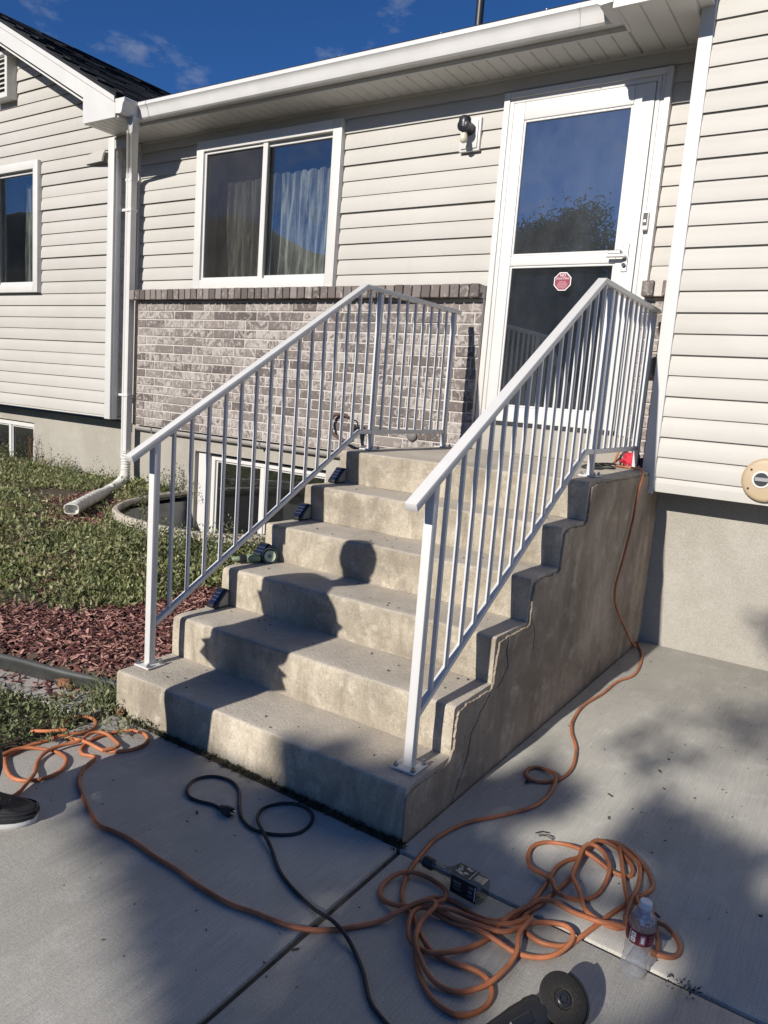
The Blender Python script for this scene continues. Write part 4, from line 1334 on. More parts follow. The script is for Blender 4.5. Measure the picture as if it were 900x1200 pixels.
CORD_SIDE = [(1.475,2.141,1.07), (1.475,2.221,0.973), (1.475,2.195,0.833), (1.475,2.111,0.655), (1.475,2.021,0.497), 
    (1.475,2.053,0.396), (1.475,2.189,0.288), (1.475,2.387,0.16), ]
CORD_GROUND = [(1.375,2.846), (1.503,2.599), (1.566,2.391), (1.599,2.119), (1.559,1.94), (1.551,1.725), (1.527,1.491), 
    (1.547,1.296), (1.584,1.173), (1.656,1.025), (1.702,0.842), (1.691,0.716), (1.635,0.653), (1.584,0.665), 
    (1.571,0.725), (1.604,0.761), (1.676,0.731), (1.703,0.618), (1.694,0.483), (1.626,0.342), (1.555,0.224), 
    (1.521,0.089), (1.525,-0.017), (1.543,-0.132), (1.575,-0.214), (1.605,-0.255), (1.644,-0.286), (1.688,-0.318), 
    (1.72,-0.38), (1.763,-0.438), (1.814,-0.483), (1.86,-0.501), (1.905,-0.5), (1.934,-0.471), (1.949,-0.425), 
    (1.94,-0.383), (1.911,-0.355), (1.873,-0.35), (1.819,-0.364), (1.767,-0.369), (1.726,-0.351), (1.686,-0.32), 
    (1.648,-0.274), (1.641,-0.226), (1.658,-0.179), (1.702,-0.157), (1.751,-0.163), (1.794,-0.168), (1.835,-0.156), 
    (1.862,-0.126), (1.88,-0.075), (1.888,-0.019), (1.891,0.051), (1.89,0.127), (1.886,0.187), (1.899,0.243), 
    (1.926,0.294), (1.935,0.366), (1.956,0.426), (1.995,0.447), (2.043,0.433), (2.092,0.393), (2.132,0.339), 
    (2.152,0.282), (2.133,0.217), (2.112,0.161), (2.086,0.08), (2.068,0.008), (2.049,-0.063), (2.03,-0.118), 
    (1.984,-0.147), (1.941,-0.146), (1.906,-0.124), (1.895,-0.072), (1.911,-0.013), (1.923,0.063), (1.933,0.121), 
    (1.94,0.189), (1.933,0.271), (1.933,0.34), (1.947,0.4), (1.999,0.414), (2.05,0.381), (2.08,0.339), 
    (2.081,0.296), (2.038,0.282), (1.982,0.29), (1.924,0.298), (1.861,0.316), (1.814,0.3), (1.786,0.252), 
    (1.793,0.188), (1.824,0.135), (1.865,0.116), (1.901,0.105), (1.927,0.066), (1.96,0.06), (2.001,0.089), 
    (2.029,0.145), (2.032,0.224), (2.02,0.289), (1.984,0.336), (1.949,0.342), (1.933,0.305), (1.937,0.23), 
    (1.945,0.162), (1.974,0.125), (2.009,0.067), (2.035,0.034), (2.093,0.02), (2.129,0.041), (2.126,0.117), 
    (2.085,0.227), (2.04,0.349), (2.017,0.411), (2.061,0.39), (2.095,0.362), (2.118,0.254), (2.124,0.143), 
    (2.135,0.054), (2.173,0.026), (2.209,-0.001), (2.231,0.001), (2.225,0.052), (2.197,0.13), (2.164,0.176), 
    (2.132,0.177), (2.166,0.114), (2.193,0.114), (2.224,0.122), (2.26,0.101), (2.28,0.064), (2.274,0.02), 
    (2.245,-0.007), (2.21,-0.004), (2.163,0.035), (2.114,0.028), (2.073,0.008), (2.012,0.015), (1.95,0.019), 
    (1.908,-0.006), (1.893,-0.056), (1.87,-0.11), (1.86,-0.178), (1.852,-0.234), (1.824,-0.304), (1.792,-0.36), 
    (1.758,-0.387), (1.708,-0.382), (1.675,-0.345), (1.658,-0.292), (1.674,-0.244), (1.749,-0.235), (1.812,-0.226), 
    (1.875,-0.231), (1.933,-0.231), (1.985,-0.208), (2.022,-0.171), (2.039,-0.115), (2.031,-0.073), (2.001,-0.051), 
    (1.966,-0.062), (1.935,-0.096), (1.911,-0.145), (1.882,-0.193), (1.816,-0.214), (1.746,-0.229), (1.676,-0.224), 
    (1.694,-0.183), (1.68,-0.147), (1.648,-0.125), (1.601,-0.119), (1.557,-0.135), (1.526,-0.171), (1.516,-0.225), 
    (1.531,-0.265), (1.564,-0.284), (1.604,-0.284), (1.657,-0.262), (1.758,-0.202), (1.839,-0.182), (1.89,-0.154), 
    (1.924,-0.105), (1.92,-0.179), (1.937,-0.228), (1.941,-0.27), (1.937,-0.323), (1.927,-0.38), (1.898,-0.423), 
    (1.86,-0.447), (1.814,-0.45), (1.768,-0.43), (1.722,-0.386), (1.697,-0.319), (1.699,-0.241), (1.67,-0.238), 
    (1.639,-0.286), (1.615,-0.327), (1.558,-0.407), (1.497,-0.477), (1.418,-0.522), (1.309,-0.543), (1.228,-0.561), 
    (1.115,-0.562), (1.013,-0.553), (0.913,-0.553), (0.811,-0.544), (0.721,-0.55), (0.655,-0.558), (0.56,-0.525), 
    (0.453,-0.479), (0.38,-0.439), (0.327,-0.383), (0.285,-0.307), (0.237,-0.321), (0.201,-0.308), (0.176,-0.275), 
    (0.16,-0.226), (0.159,-0.183), (0.174,-0.125), (0.201,-0.082), (0.256,-0.066), (0.312,-0.088), (0.34,-0.137), 
    (0.33,-0.191), (0.299,-0.235), (0.259,-0.256), (0.184,-0.268), (0.103,-0.278), (0.043,-0.275), (-0.005,-0.256), 
    (-0.04,-0.207), (-0.048,-0.159), (-0.019,-0.127), (0.038,-0.127), (0.085,-0.173), (0.095,-0.231), 
    (0.074,-0.283), (0.049,-0.339), (0.033,-0.406), (0.04,-0.469), (0.055,-0.514), (0.133,-0.555), (0.193,-0.573), 
    (0.239,-0.566), (0.279,-0.527), (0.287,-0.468), (0.261,-0.414), (0.209,-0.376), (0.132,-0.376), (0.077,-0.41), 
    (0.047,-0.459), (0.051,-0.518), (0.068,-0.577), (0.159,-0.653), (0.252,-0.684), (0.295,-0.67), (0.314,-0.63), 
    (0.28,-0.563), (0.24,-0.514), (0.173,-0.465), (0.138,-0.41), (0.138,-0.341), (0.157,-0.282), (0.13,-0.222), 
    (0.142,-0.188), (0.191,-0.176), (0.251,-0.186), (0.289,-0.204), (0.297,-0.233), (0.279,-0.27), ]
CORD_TIP = [(-0.016,-0.372), (0.03,-0.334), (0.072,-0.281), ]
BLACK_CORD = [(0.89,-0.248), (0.84,-0.245), (0.788,-0.261), (0.74,-0.262), (0.695,-0.227), (0.674,-0.169), (0.704,-0.115), 
    (0.771,-0.097), (0.841,-0.125), (0.912,-0.195), (0.98,-0.247), (1.05,-0.261), (1.121,-0.232), (1.162,-0.183), 
    (1.161,-0.125), (1.13,-0.075), (1.079,-0.055), (1.029,-0.07), (0.991,-0.115), (0.984,-0.167), (1.021,-0.224), 
    (1.083,-0.264), (1.158,-0.307), (1.247,-0.368), (1.339,-0.406), (1.444,-0.434), (1.528,-0.456), (1.594,-0.482), 
    (1.658,-0.528), (1.721,-0.589), (1.769,-0.613), (1.818,-0.628), (1.856,-0.641), ]

flat = lambda x, y: 0.0 if x > -0.02 else 0.004
RC = 0.0068
g = lay(CORD_GROUND, RC, flat)
hang = catmull([(1.20, 2.70, 1.17), (1.21, 2.62, 1.10), (1.26, 2.56, 1.092), (1.36, 2.50, 1.095), (1.425, 2.40, 1.10), (1.462, 2.30, 1.085)] +
               [(1.468, y, z) for _, y, z in CORD_SIDE[1:-1]] + [(1.474, 2.30, 0.20), (1.478, 2.45, 0.09), (1.49, 2.56, 0.025)], 0.012)
gp = [p for p in g]
mbc = MB().tube(hang[:-1] + [Vector(p) for p in gp[6:]], RC, 8)
tipz = lay(CORD_TIP, RC, lambda x, y: 0.03)
mbc.tube(tipz, RC, 8)
cord = tag(mbc.build('extension_cord', M_ORANGE, None, smooth=60), 'long orange cord running off the landing, coiled on the driveway and looped by the weeds', 'cord')

bc = lay(BLACK_CORD, 0.0056, flat)
over = []
gpx = np.array([(p[0], p[1], p[2]) for p in gp])
for (x, y, z) in bc:
    d = np.hypot(gpx[:, 0] - x, gpx[:, 1] - y)
    j = int(np.argmin(d))
    over.append(max(z, float(gpx[j, 2]) + RC + 0.007) if d[j] < RC + 0.008 else z)
over = np.convolve(np.pad(np.array([max(over[max(0, i - 3):i + 4]) for i in range(len(over))]), 5, mode='edge'), np.hanning(11) / np.hanning(11).sum(), mode='valid')
bc = [(x, y, float(max(z, o))) for (x, y, z), o in zip(bc, over)]
bcord = tag(MB().tube(bc, 0.0056, 8).build('power_cord', M_BLACKCORD, None, smooth=60), 'black power cord with a three-pin plug snaking across the paving in front of the steps', 'cord')
d0 = (Vector(bc[0]) - Vector(bc[4])).normalized()
Mp = Matrix.Translation(Vector(bc[0]) + Vector((0, 0, 0.008))) @ d0.to_track_quat('Z', 'Y').to_matrix().to_4x4()
plug = MB().lathe([(0.008, -0.012), (0.011, 0.0), (0.0165, 0.012), (0.018, 0.034), (0.016, 0.038)], 12, Mp).build('plug', M_BLACKCORD, bcord, smooth=50)
for a, b in ((-.007, .005), (.007, .005), (0, -.007)):
    mb = MB().box(a - .003, a + .003, b - .001, b + .001, 0.037, 0.056)
    mb.xf(Mp)
    mb.build('pin', M_STEEL, plug)

# things at the back of the landing
lc = catmull([(1.28, 2.715, 1.66), (1.275, 2.70, 1.52), (1.27, 2.70, 1.35), (1.25, 2.70, 1.22), (1.22, 2.66, 1.13), (1.19, 2.58, 1.092), (1.14, 2.46, 1.087), (1.18, 2.36, 1.087), (1.25, 2.35, 1.087), (1.27, 2.42, 1.088),
              (1.2, 2.5, 1.095), (1.15, 2.44, 1.10), (1.12, 2.30, 1.087), (1.17, 2.2, 1.087), (1.24, 2.24, 1.087), (1.23, 2.33, 1.088), (1.17, 2.42, 1.1), (1.2, 2.56, 1.1), (1.28, 2.6, 1.088)], 0.012)
tag(MB().tube(lc, 0.0055, 7).build('power_cord', M_BLACKCORD, None, smooth=60), 'thin black cord hanging from the wall outlet and tangled on the landing', 'cord')
def blob(cx, cy, cz, rx, ry, rz, seed, n=18, m=10, amp=0.25):
    V, F = [], []
    for j in range(m + 1):
        th = math.pi * j / m
        for i in range(n):
            a = 2 * math.pi * i / n
            p = Vector((math.sin(th) * math.cos(a), math.sin(th) * math.sin(a), math.cos(th)))
            k = 1 + amp * mnoise.noise(p * 2.2 + Vector((seed, 0, 0)))
            zz = cz + rz * p.z * k
            V.append((cx + rx * p.x * k, cy + ry * p.y * k, zz))
    for j in range(m):
        for i in range(n):
            F.append((j * n + i, (j + 1) * n + i, (j + 1) * n + (i + 1) % n, j * n + (i + 1) % n))
    return V, F
V, F = blob(1.285, 2.68, 1.125, 0.058, 0.045, 0.045, 3.0, 26, 14, 0.5)
V = [(x, y, max(z, 1.083)) for x, y, z in V]
tag(MB().add(V, F).build('red_cloth', M_RED, None, smooth=60), 'crumpled bright red cloth at the back corner of the landing', 'cloth')
cs = MB().box(1.345, 1.427, 2.63, 2.74, 1.084, 1.150).build('tool_case', M_PURPLE, None, bevel=0.008, seg=2, smooth=40)
tag(cs, 'small dark plum case at the landing corner next to the red cloth', 'case')
MB().tube([(1.36, 2.685, 1.150), (1.362, 2.685, 1.166), (1.410, 2.685, 1.166), (1.412, 2.685, 1.150)], 0.005, 8).build('handle', M_BLACK, cs, smooth=40)

# ================================================================== SOLAR STEP LIGHTS
def solar(loc, label, first=None):
    if first is None:
        t = thing('solar_light', loc, label, 'solar light', 'solar lights along the left edge of the steps')
        # wedge: sloped panel towards the camera, upright back against the riser
        prof = [(-0.055, 0.002), (0.03, 0.002), (0.03, 0.082), (0.018, 0.086), (-0.055, 0.016)]
        mb = MB().prism(prof, 'x', -0.03, 0.03)
        mb.xf(Matrix.Translation(loc))
        bd = mb.build('body', M_BLACK, t, bevel=0.004, seg=2, smooth=40)
        n = Vector((0, -0.070, 0.073)).normalized()
        u_ = Vector((0, 0.073, 0.070)).normalized()
        o = Vector(loc) + Vector((0, -0.055, 0.016))
        def pt(a, s, h): return o + Vector((a, 0, 0)) + u_ * s + n * h
        mb = MB()
        for (a0, a1, s0, s1, h0, h1) in ((-.025, .025, .008, .092, -.001, .0022),):
            V = [pt(a0, s0, h0), pt(a1, s0, h0), pt(a1, s1, h0), pt(a0, s1, h0), pt(a0, s0, h1), pt(a1, s0, h1), pt(a1, s1, h1), pt(a0, s1, h1)]
            mb.add(V, [(3, 2, 1, 0), (4, 5, 6, 7), (0, 1, 5, 4), (1, 2, 6, 5), (2, 3, 7, 6), (3, 0, 4, 7)])
        pn = mb.build('panel', M_SOLAR, t, bevel=0.001)
        mb = MB()
        for s in (0.03, 0.05, 0.07):
            V = [pt(-.024, s, .0026), pt(.024, s, .0026), pt(.024, s + .0014, .0026), pt(-.024, s + .0014, .0026)]
            mb.add(V, [(0, 1, 2, 3)])
        mb.build('grid_line', M_SOLARLINE, pn, fix=False)
        prof = [(-0.035, 0.008), (0.026, 0.008), (0.026, 0.072), (0.016, 0.075), (-0.03, 0.03)]
        mb = MB().prism([(a, b) for a, b in prof], 'x', 0.0295, 0.033)
        mb.xf(Matrix.Translation(loc))
        mb.build('side_lens', M_LENS, t, bevel=0.002)
        return t
    c = copy_tree(first)
    c['label'] = label
    c.location = loc
    return c
first = solar((0.035, 2 * TREAD - 0.045, 2 * RISE), 'solar step light on the second step up, nearest the railing foot')
solar((0.022, 3 * TREAD - 0.045, 3 * RISE), 'solar step light on the third step, right behind the green torch', first)
solar((0.03, 4 * TREAD - 0.045, 4 * RISE), 'solar step light on the fourth step, above the green torch', first)
solar((0.03, 5 * TREAD - 0.045, 5 * RISE), 'topmost solar step light, just under the landing', first)

# green torch lying on the third step
tt = thing('torch', (0.06, 0.74, 3 * RISE), 'sage green and black torch lying on the third step', 'torch')
ax = Vector((0.30, 0.52, 0.0)).normalized()
p0 = Vector((0.005, 0.690, 3 * RISE + 0.024))
Mt = Matrix.Translation(p0) @ ax.to_track_quat('Z', 'Y').to_matrix().to_4x4()
MB().lathe([(0.006, -0.035), (0.010, -0.03), (0.012, 0.0), (0.021, 0.004)], 16, Mt).build('tail', M_GREEN, tt, smooth=40)
MB().lathe([(0.0215, 0.0), (0.0225, 0.004), (0.0225, 0.03), (0.021, 0.034)], 18, Mt).build('end_cap', M_BLACK, tt, smooth=40)
MB().lathe([(0.020, 0.034), (0.021, 0.036), (0.021, 0.10), (0.019, 0.103)], 18, Mt).build('grip', M_GREEN, tt, smooth=40)
MB().lathe([(0.019, 0.103), (0.017, 0.106), (0.017, 0.128), (0.02, 0.13)], 18, Mt).build('collar', M_BLACK, tt, smooth=40)
hd = p0 + ax * 0.150 + Vector((0.012, -0.005, 0.012))
Mh = Matrix.Translation(hd) @ Vector((0.72, -0.66, 0.12)).to_track_quat('Z', 'Y').to_matrix().to_4x4()
hh_ = MB().lathe([(0.02, -0.03), (0.034, -0.024), (0.036, 0.0), (0.036, 0.012), (0.033, 0.016)], 26, Mh).build('head', M_BLACK, tt, smooth=40)
MB().lathe([(0.0375, -0.012), (0.0385, -0.006), (0.0385, 0.006), (0.0375, 0.010)], 26, Mh).build('head_ring', M_PALEGREEN, hh_, smooth=40)
MB().lathe([(0.027, 0.0162), (0.0285, 0.019), (0.025, 0.0195), (0.0248, 0.0165)], 26, Mh).build('bezel', M_PALEGREEN, hh_, smooth=40)
MB().lathe([(0.010, 0.0165), (0.009, 0.021), (0.004, 0.022)], 18, Mh).build('lens', M_GREY, hh_, smooth=40)

# ================================================================== BOTTLES
M_PET = glass_pane('clear_plastic', (0.90, 0.91, 0.93), 0.24, dust_sheen=0.10, rough=0.03, dust_sheen_col=(0.85, 0.86, 0.9), crinkle=0.8)  # whitish diffuse layer paints the highlights of the crumpled plastic
M_FLINT = glass_pane('clear_glass', (0.70, 0.74, 0.72), 0.12, rough=0.02)
M_MAROON = plain('maroon_label', (0.13, 0.016, 0.03), 0.4, var=0.1)
wb = thing('water_bottle', (2.197, -0.088, 0.0), 'empty clear plastic water bottle with a maroon label standing on the driveway', 'bottle')
lean = Matrix.Translation((2.197, -0.088, 0.0)) @ Matrix.Rotation(R(2.5), 4, 'Y')
prof = [(0.024, 0.004), (0.029, 0.0), (0.0325, 0.008), (0.0325, 0.02), (0.0305, 0.026), (0.0325, 0.033), (0.0325, 0.048), (0.0305, 0.054), (0.032, 0.062), (0.0315, 0.08), (0.029, 0.088), (0.0315, 0.098),
        (0.0325, 0.105), (0.0325, 0.135), (0.0315, 0.142), (0.033, 0.148), (0.0325, 0.156), (0.027, 0.17), (0.019, 0.181), (0.0135, 0.188), (0.0125, 0.197)]
mb = MB().lathe(prof, 28)
mb.v = [(x * (1 + 0.10 * mnoise.noise((x * 40, y * 40, z * 30))) , y * (1 + 0.10 * mnoise.noise((x * 40, y * 40, z * 30 + 4))), z) for x, y, z in mb.v]
mb.xf(lean)
body = mb.build('bottle_body', M_PET, wb, smooth=60)
MB().lathe([(0.0145, 0.186), (0.0155, 0.188), (0.0155, 0.202), (0.014, 0.204)], 24, lean).build('cap', M_WHITE, wb, smooth=40)
MB().lathe([(0.0342, 0.100), (0.0345, 0.101), (0.0345, 0.135), (0.0342, 0.136)], 36, lean).build('label', M_MAROON, wb, smooth=40)
mb = MB()
def on_label(a0, a1, z0, z1, m, r=0.0351):
    n = 5
    V = []
    for k in range(n + 1):
        a = R(a0 + (a1 - a0) * k / n)
        V += [(r * math.cos(a), r * math.sin(a), z0), (r * math.cos(a), r * math.sin(a), z1)]
    mb.add(V, [(2 * k, 2 * k + 2, 2 * k + 3, 2 * k + 1) for k in range(n)], m)
on_label(-116, -96, 0.106, 0.118, 0)
on_label(-116, -96, 0.120, 0.132, 0)
on_label(-112, -100, 0.109, 0.113, 1, 0.0353)
on_label(-113, -101, 0.123, 0.128, 1, 0.0353)
on_label(-78, -56, 0.105, 0.131, 2)
on_label(-73, -61, 0.109, 0.126, 0, 0.0353)
on_label(-124, -121, 0.101, 0.135, 0)
on_label(-40, -20, 0.108, 0.112, 2)
on_label(-40, -20, 0.117, 0.121, 2)
on_label(-40, -20, 0.126, 0.129, 2)
mb.xf(lean)
mb.build('label_print', (M_WHITE, M_GREEN, M_PINK), wb, fix=False)

lb = thing('liquor_bottle', (1.69, -0.097, 0.0), 'square clear glass bottle with a black label and black cap lying on its side', 'bottle')
ML = Matrix.Translation((1.585, -0.083, 0.0335)) @ Matrix.Rotation(R(-4), 4, 'Z') @ Matrix.Rotation(R(90), 4, 'Y')   # local z -> +X
def sq(r, k):   # rounded square section
    out = []
    for i in range(24):
        a = 2 * math.pi * (i + 0.5) / 24
        c, s = math.cos(a), math.sin(a)
        q = (abs(c) ** k + abs(s) ** k) ** (-1 / k)
        out.append((r * q * c, r * q * s))
    return out
V, F = [], []
secs = [(0.0135, 2, 0.0), (0.0135, 2, 0.02), (0.0125, 2, 0.04), (0.015, 2, 0.062), (0.022, 3, 0.076), (0.029, 6, 0.087), (0.031, 9, 0.095), (0.031, 9, 0.185), (0.029, 8, 0.192), (0.022, 6, 0.194)]
for r_, k_, z_ in secs:
    V += [(a, b, z_) for a, b in sq(r_, k_)]
n = 24
for i in range(len(secs) - 1):
    F += [(i * n + k, i * n + (k + 1) % n, (i + 1) * n + (k + 1) % n, (i + 1) * n + k) for k in range(n)]
F += [tuple(range(n))[::-1], tuple(range((len(secs) - 1) * n, len(secs) * n))]
mb = MB().add(V, F).xf(ML)
mb.build('bottle_glass', M_FLINT, lb, smooth=50)
MB().lathe([(0.0165, -0.016), (0.0175, -0.014), (0.0175, 0.014), (0.0165, 0.016)], 24, ML).build('cap', M_BLACK, lb, smooth=40)
# local x -> -Z (down), local y -> Y ; camera-facing side is -Y, top is -x
mb = MB().box(-0.027, 0.027, -0.0318, -0.0313, 0.097, 0.182).xf(ML)
lab = mb.build('front_label', M_BLACK, lb)
mb = MB()
for (a0, a1, z0, z1) in ((-.014, -.006, .105, .132), (-.002, .002, .108, .130), (.008, .012, .106, .134), (-.018, -.010, .158, .172), (-.004, .004, .156, .170), (.010, .014, .156, .172)):
    mb.box(a0, a1, -0.0322, -0.0319, z0, z1)
mb.xf(ML)
mb.build('label_print', M_GREY, lab)
mb = MB().box(-0.022, 0.022, -0.0322, -0.0319, 0.1765, 0.1795).xf(ML)
mb.build('label_edge', M_WHITE, lab)
mb = MB().box(-0.0318, -0.0313, -0.026, 0.026, 0.092, 0.16).xf(ML)
lab2 = mb.build('side_label', M_BLACK, lb)
mb = MB()
rr = random.Random(4)
for k in range(16):
    a, z_ = rr.uniform(-.022, .016), rr.uniform(.094, .142)
    mb.box(-0.0321, -0.0319 - .00002 * k, a, a + rr.uniform(.004, .010), z_, z_ + rr.uniform(.004, .012), 1 if k % 6 == 0 else 0)
mb.box(-0.0321, -0.0319, -.024, .024, .150, .1525)
mb.xf(ML)
mb.build('side_print', (plain('off_white_print', (0.5, 0.5, 0.46), 0.5), M_GREEN), lab2)

# ================================================================== ANGLE GRINDER
def disc_mat():
    m, nt, N, L, b = newmat('abrasive_disc')
    b.inputs['Roughness'].default_value = 0.7
    tc = N.new('ShaderNodeTexCoord')
    vo = N.new('ShaderNodeTexVoronoi')
    vo.inputs['Scale'].default_value = 330
    vo.inputs['Randomness'].default_value = 0.35
    L.new(tc.outputs['Object'], vo.inputs['Vector'])
    L.new(ramp_node(N, L, vo.outputs['Distance'], [(0.15, (0.05, 0.04, 0.028)), (0.5, (0.010, 0.009, 0.008))]), b.inputs['Base Color'])
    bp = N.new('ShaderNodeBump')
    bp.inputs['Strength'].default_value = 0.6
    bp.inputs['Distance'].default_value = 0.002
    L.new(vo.outputs['Distance'], bp.inputs['Height'])
    L.new(bp.outputs['Normal'], b.inputs['Normal'])
    return m
gr = thing('angle_grinder', (2.094, -0.348, 0.0), 'black cordless angle grinder standing on the edge of its disc beside the coiled cord', 'grinder')
bdir = Vector((-0.46, -0.88, -0.10)).normalized()
nrm = Vector((0.36, -0.50, 0.78))
nrm = (nrm - bdir * nrm.dot(bdir)).normalized()
gz_ = nrm.cross(bdir).normalized()
MG = Matrix((( bdir.x, gz_.x, nrm.x, 2.106), (bdir.y, gz_.y, nrm.y, -0.366), (bdir.z, gz_.z, nrm.z, 0.066), (0, 0, 0, 1)))
# local: x along the body, z out of the disc face
dd = MB().lathe([(0.012, -0.002), (0.0575, -0.0025), (0.0585, -0.0015), (0.0585, 0.0008), (0.056, 0.002), (0.024, 0.003), (0.020, 0.0005), (0.008, 0.0005)], 48).build('disc', disc_mat(), gr, smooth=30)
dd.matrix_basis = MG
MB().lathe([(0.017, 0.0), (0.017, 0.005), (0.015, 0.007), (0.011, 0.007), (0.010, 0.004), (0.006, 0.004), (0.006, 0.009), (0.003, 0.010)], 28, MG).build('disc_nut', M_BLACKMETAL, gr, smooth=40)
# guard: half shroud on the far side
V, F = [], []
gsec = [(0.061, 0.004), (0.064, 0.004), (0.064, -0.022), (0.03, -0.024), (0.03, -0.021), (0.061, -0.019)]
for k in range(25):
    a = R(-150 + 190 * k / 24) + math.pi
    for r_, h_ in gsec:
        V.append(MG @ Vector((r_ * math.cos(a), r_ * math.sin(a), h_)))
m = len(gsec)
for k in range(24):
    for q in range(m):
        F.append((k * m + q, k * m + (q + 1) % m, (k + 1) * m + (q + 1) % m, (k + 1) * m + q))
F += [tuple(range(m)), tuple(range(24 * m, 25 * m))]
MB().add(V, F).build('guard', M_BLACKMETAL, gr, smooth=40)
mb = MB().lathe([(0.018, -0.012), (0.026, -0.018), (0.029, -0.03), (0.029, -0.052), (0.022, -0.062), (0.008, -0.065)], 24)
mb.box(0.0, 0.05, -0.026, 0.026, -0.060, -0.016)
mb.xf(MG)
mb.build('gear_head', M_STEEL, gr, bevel=0.003, smooth=40)
MX = MG @ Matrix.Translation((0.045, 0, -0.036)) @ Matrix.Rotation(R(90), 4, 'Y')
MB().lathe([(0.030, 0.0), (0.039, 0.006), (0.041, 0.03), (0.039, 0.036), (0.038, 0.07), (0.034, 0.10), (0.029, 0.15), (0.030, 0.19), (0.034, 0.215), (0.034, 0.225), (0.028, 0.23)], 26, MX).build('motor_housing', M_BLACK, gr, smooth=40)
mb = MB().box(0.265, 0.335, -0.036, 0.036, -0.072, -0.006).xf(MG)
mb.build('battery', M_BLACK, gr, bevel=0.006, seg=2)
mb = MB().box(0.09, 0.15, -0.012, 0.012, -0.008, 0.004).xf(MG)
mb.build('switch', M_BLACKMETAL, gr, bevel=0.003)

# ================================================================== GARDEN
# black plastic edging along the mulch
ep = catmull([(x, float(edge_y(x)) - 0.012, 0) for x in (-4.5, -3.0, -2.0, -1.4, -0.77, -0.45, -0.2, -0.03)], 0.03)
V, F = [], []
for p in ep:
    w = 0.008 * mnoise.noise((p.x * 4, 1.0, 0)) - 0.01
    for (dy, z) in ((-0.006, -0.05), (-0.005, 0.058 + w), (-0.014, 0.066 + w), (-0.013, 0.084 + w), (0.0, 0.092 + w), (0.013, 0.084 + w), (0.013, 0.066 + w), (0.005, 0.058 + w), (0.006, -0.05)):
        V.append((p.x, p.y + dy, z))
for i in range(len(ep) - 1):
    for k in range(9):
        F.append((i * 9 + k, i * 9 + (k + 1) % 9, (i + 1) * 9 + (k + 1) % 9, (i + 1) * 9 + k))
tag(MB().add(V, F).build('garden_edging', M_EDGING, None, smooth=60), 'black plastic garden edging between the red mulch and the concrete path', 'edging')

def leaves(name, mat, P, length, width, tilt, fold=0.25, seed=1, stemmed=False):
    """P: (n,3) bases; each leaf is a folded four-point blade with its own heading and rise"""
    r = np.random.default_rng(seed)
    n = len(P)
    az = r.uniform(0, 2 * np.pi, n)
    el = r.uniform(tilt[0], tilt[1], n)
    L = r.uniform(length[0], length[1], n)
    W = r.uniform(width[0], width[1], n)
    d = np.stack([np.cos(az) * np.cos(el), np.sin(az) * np.cos(el), np.sin(el)], 1)
    s = np.stack([-np.sin(az), np.cos(az), np.zeros(n)], 1)
    roll = r.uniform(-0.9, 0.9, n)
    u = np.cross(s, d) * -1
    s2 = s * np.cos(roll)[:, None] + u * np.sin(roll)[:, None]
    u2 = np.cross(d, s2)
    a = P
    mid = P + d * (L * 0.5)[:, None] - u2 * (W * fold)[:, None]
    l = mid + s2 * (W * 0.5)[:, None] + u2 * (W * fold)[:, None]
    q = mid - s2 * (W * 0.5)[:, None] + u2 * (W * fold)[:, None]
    t = P + d * L[:, None] + u2 * (W * 0.15)[:, None]
    V = np.stack([a, l, t, q, mid], 1).reshape(-1, 3)
    b = (np.arange(n) * 5)[:, None]
    F = np.concatenate([b + [0, 4, 1], b + [1, 4, 2], b + [2, 4, 3], b + [3, 4, 0]], 1).reshape(-1, 3)
    me = bpy.data.meshes.new(name)
    me.vertices.add(len(V))
    me.vertices.foreach_set('co', V.ravel())
    me.loops.add(F.size)
    me.loops.foreach_set('vertex_index', F.ravel().astype(np.int32))
    me.polygons.add(len(F))
    me.polygons.foreach_set('loop_start', np.arange(0, F.size, 3, dtype=np.int32))
    me.update(calc_edges=True)
    me.validate()
    me.materials.append(mat)
    return me

def field(x, y, s, o=0.0):
    return mnoise.noise((x * s, y * s, o))

MULCH_B = [(-9, -1.9), (-2.2, 0.10), (-1.34, 0.27), (-1.15, 0.36), (-0.89, 0.50), (-0.78, 0.73), (-0.74, 1.05), (-0.66, 1.4), (-0.55, 1.75), (-0.25, 2.2), (0, 2.4)]
def is_grass(x, y):
    yb = np.interp(x, [p[0] for p in MULCH_B[:6]], [p[1] for p in MULCH_B[:6]])
    xb = np.interp(y, [p[1] for p in MULCH_B[4:]], [p[0] for p in MULCH_B[4:]])
    j = 0.09 * field(x, y, 4.0, 2.0) + 0.05 * field(x, y, 13.0, 4.0)
    return y > yb + j and (x < xb + j or y > 2.45)
def mulch_patch(x, y):
    # bare mulch showing through by the downspout outlet
    a = ((x + 3.15) / 0.85) ** 2 + ((y - 1.95) / 0.36) ** 2
    b = ((x + 2.55) / 0.35) ** 2 + ((y - 1.75) / 0.35) ** 2
    return min(a, b) + 0.5 * field(x, y, 5, 8.0)

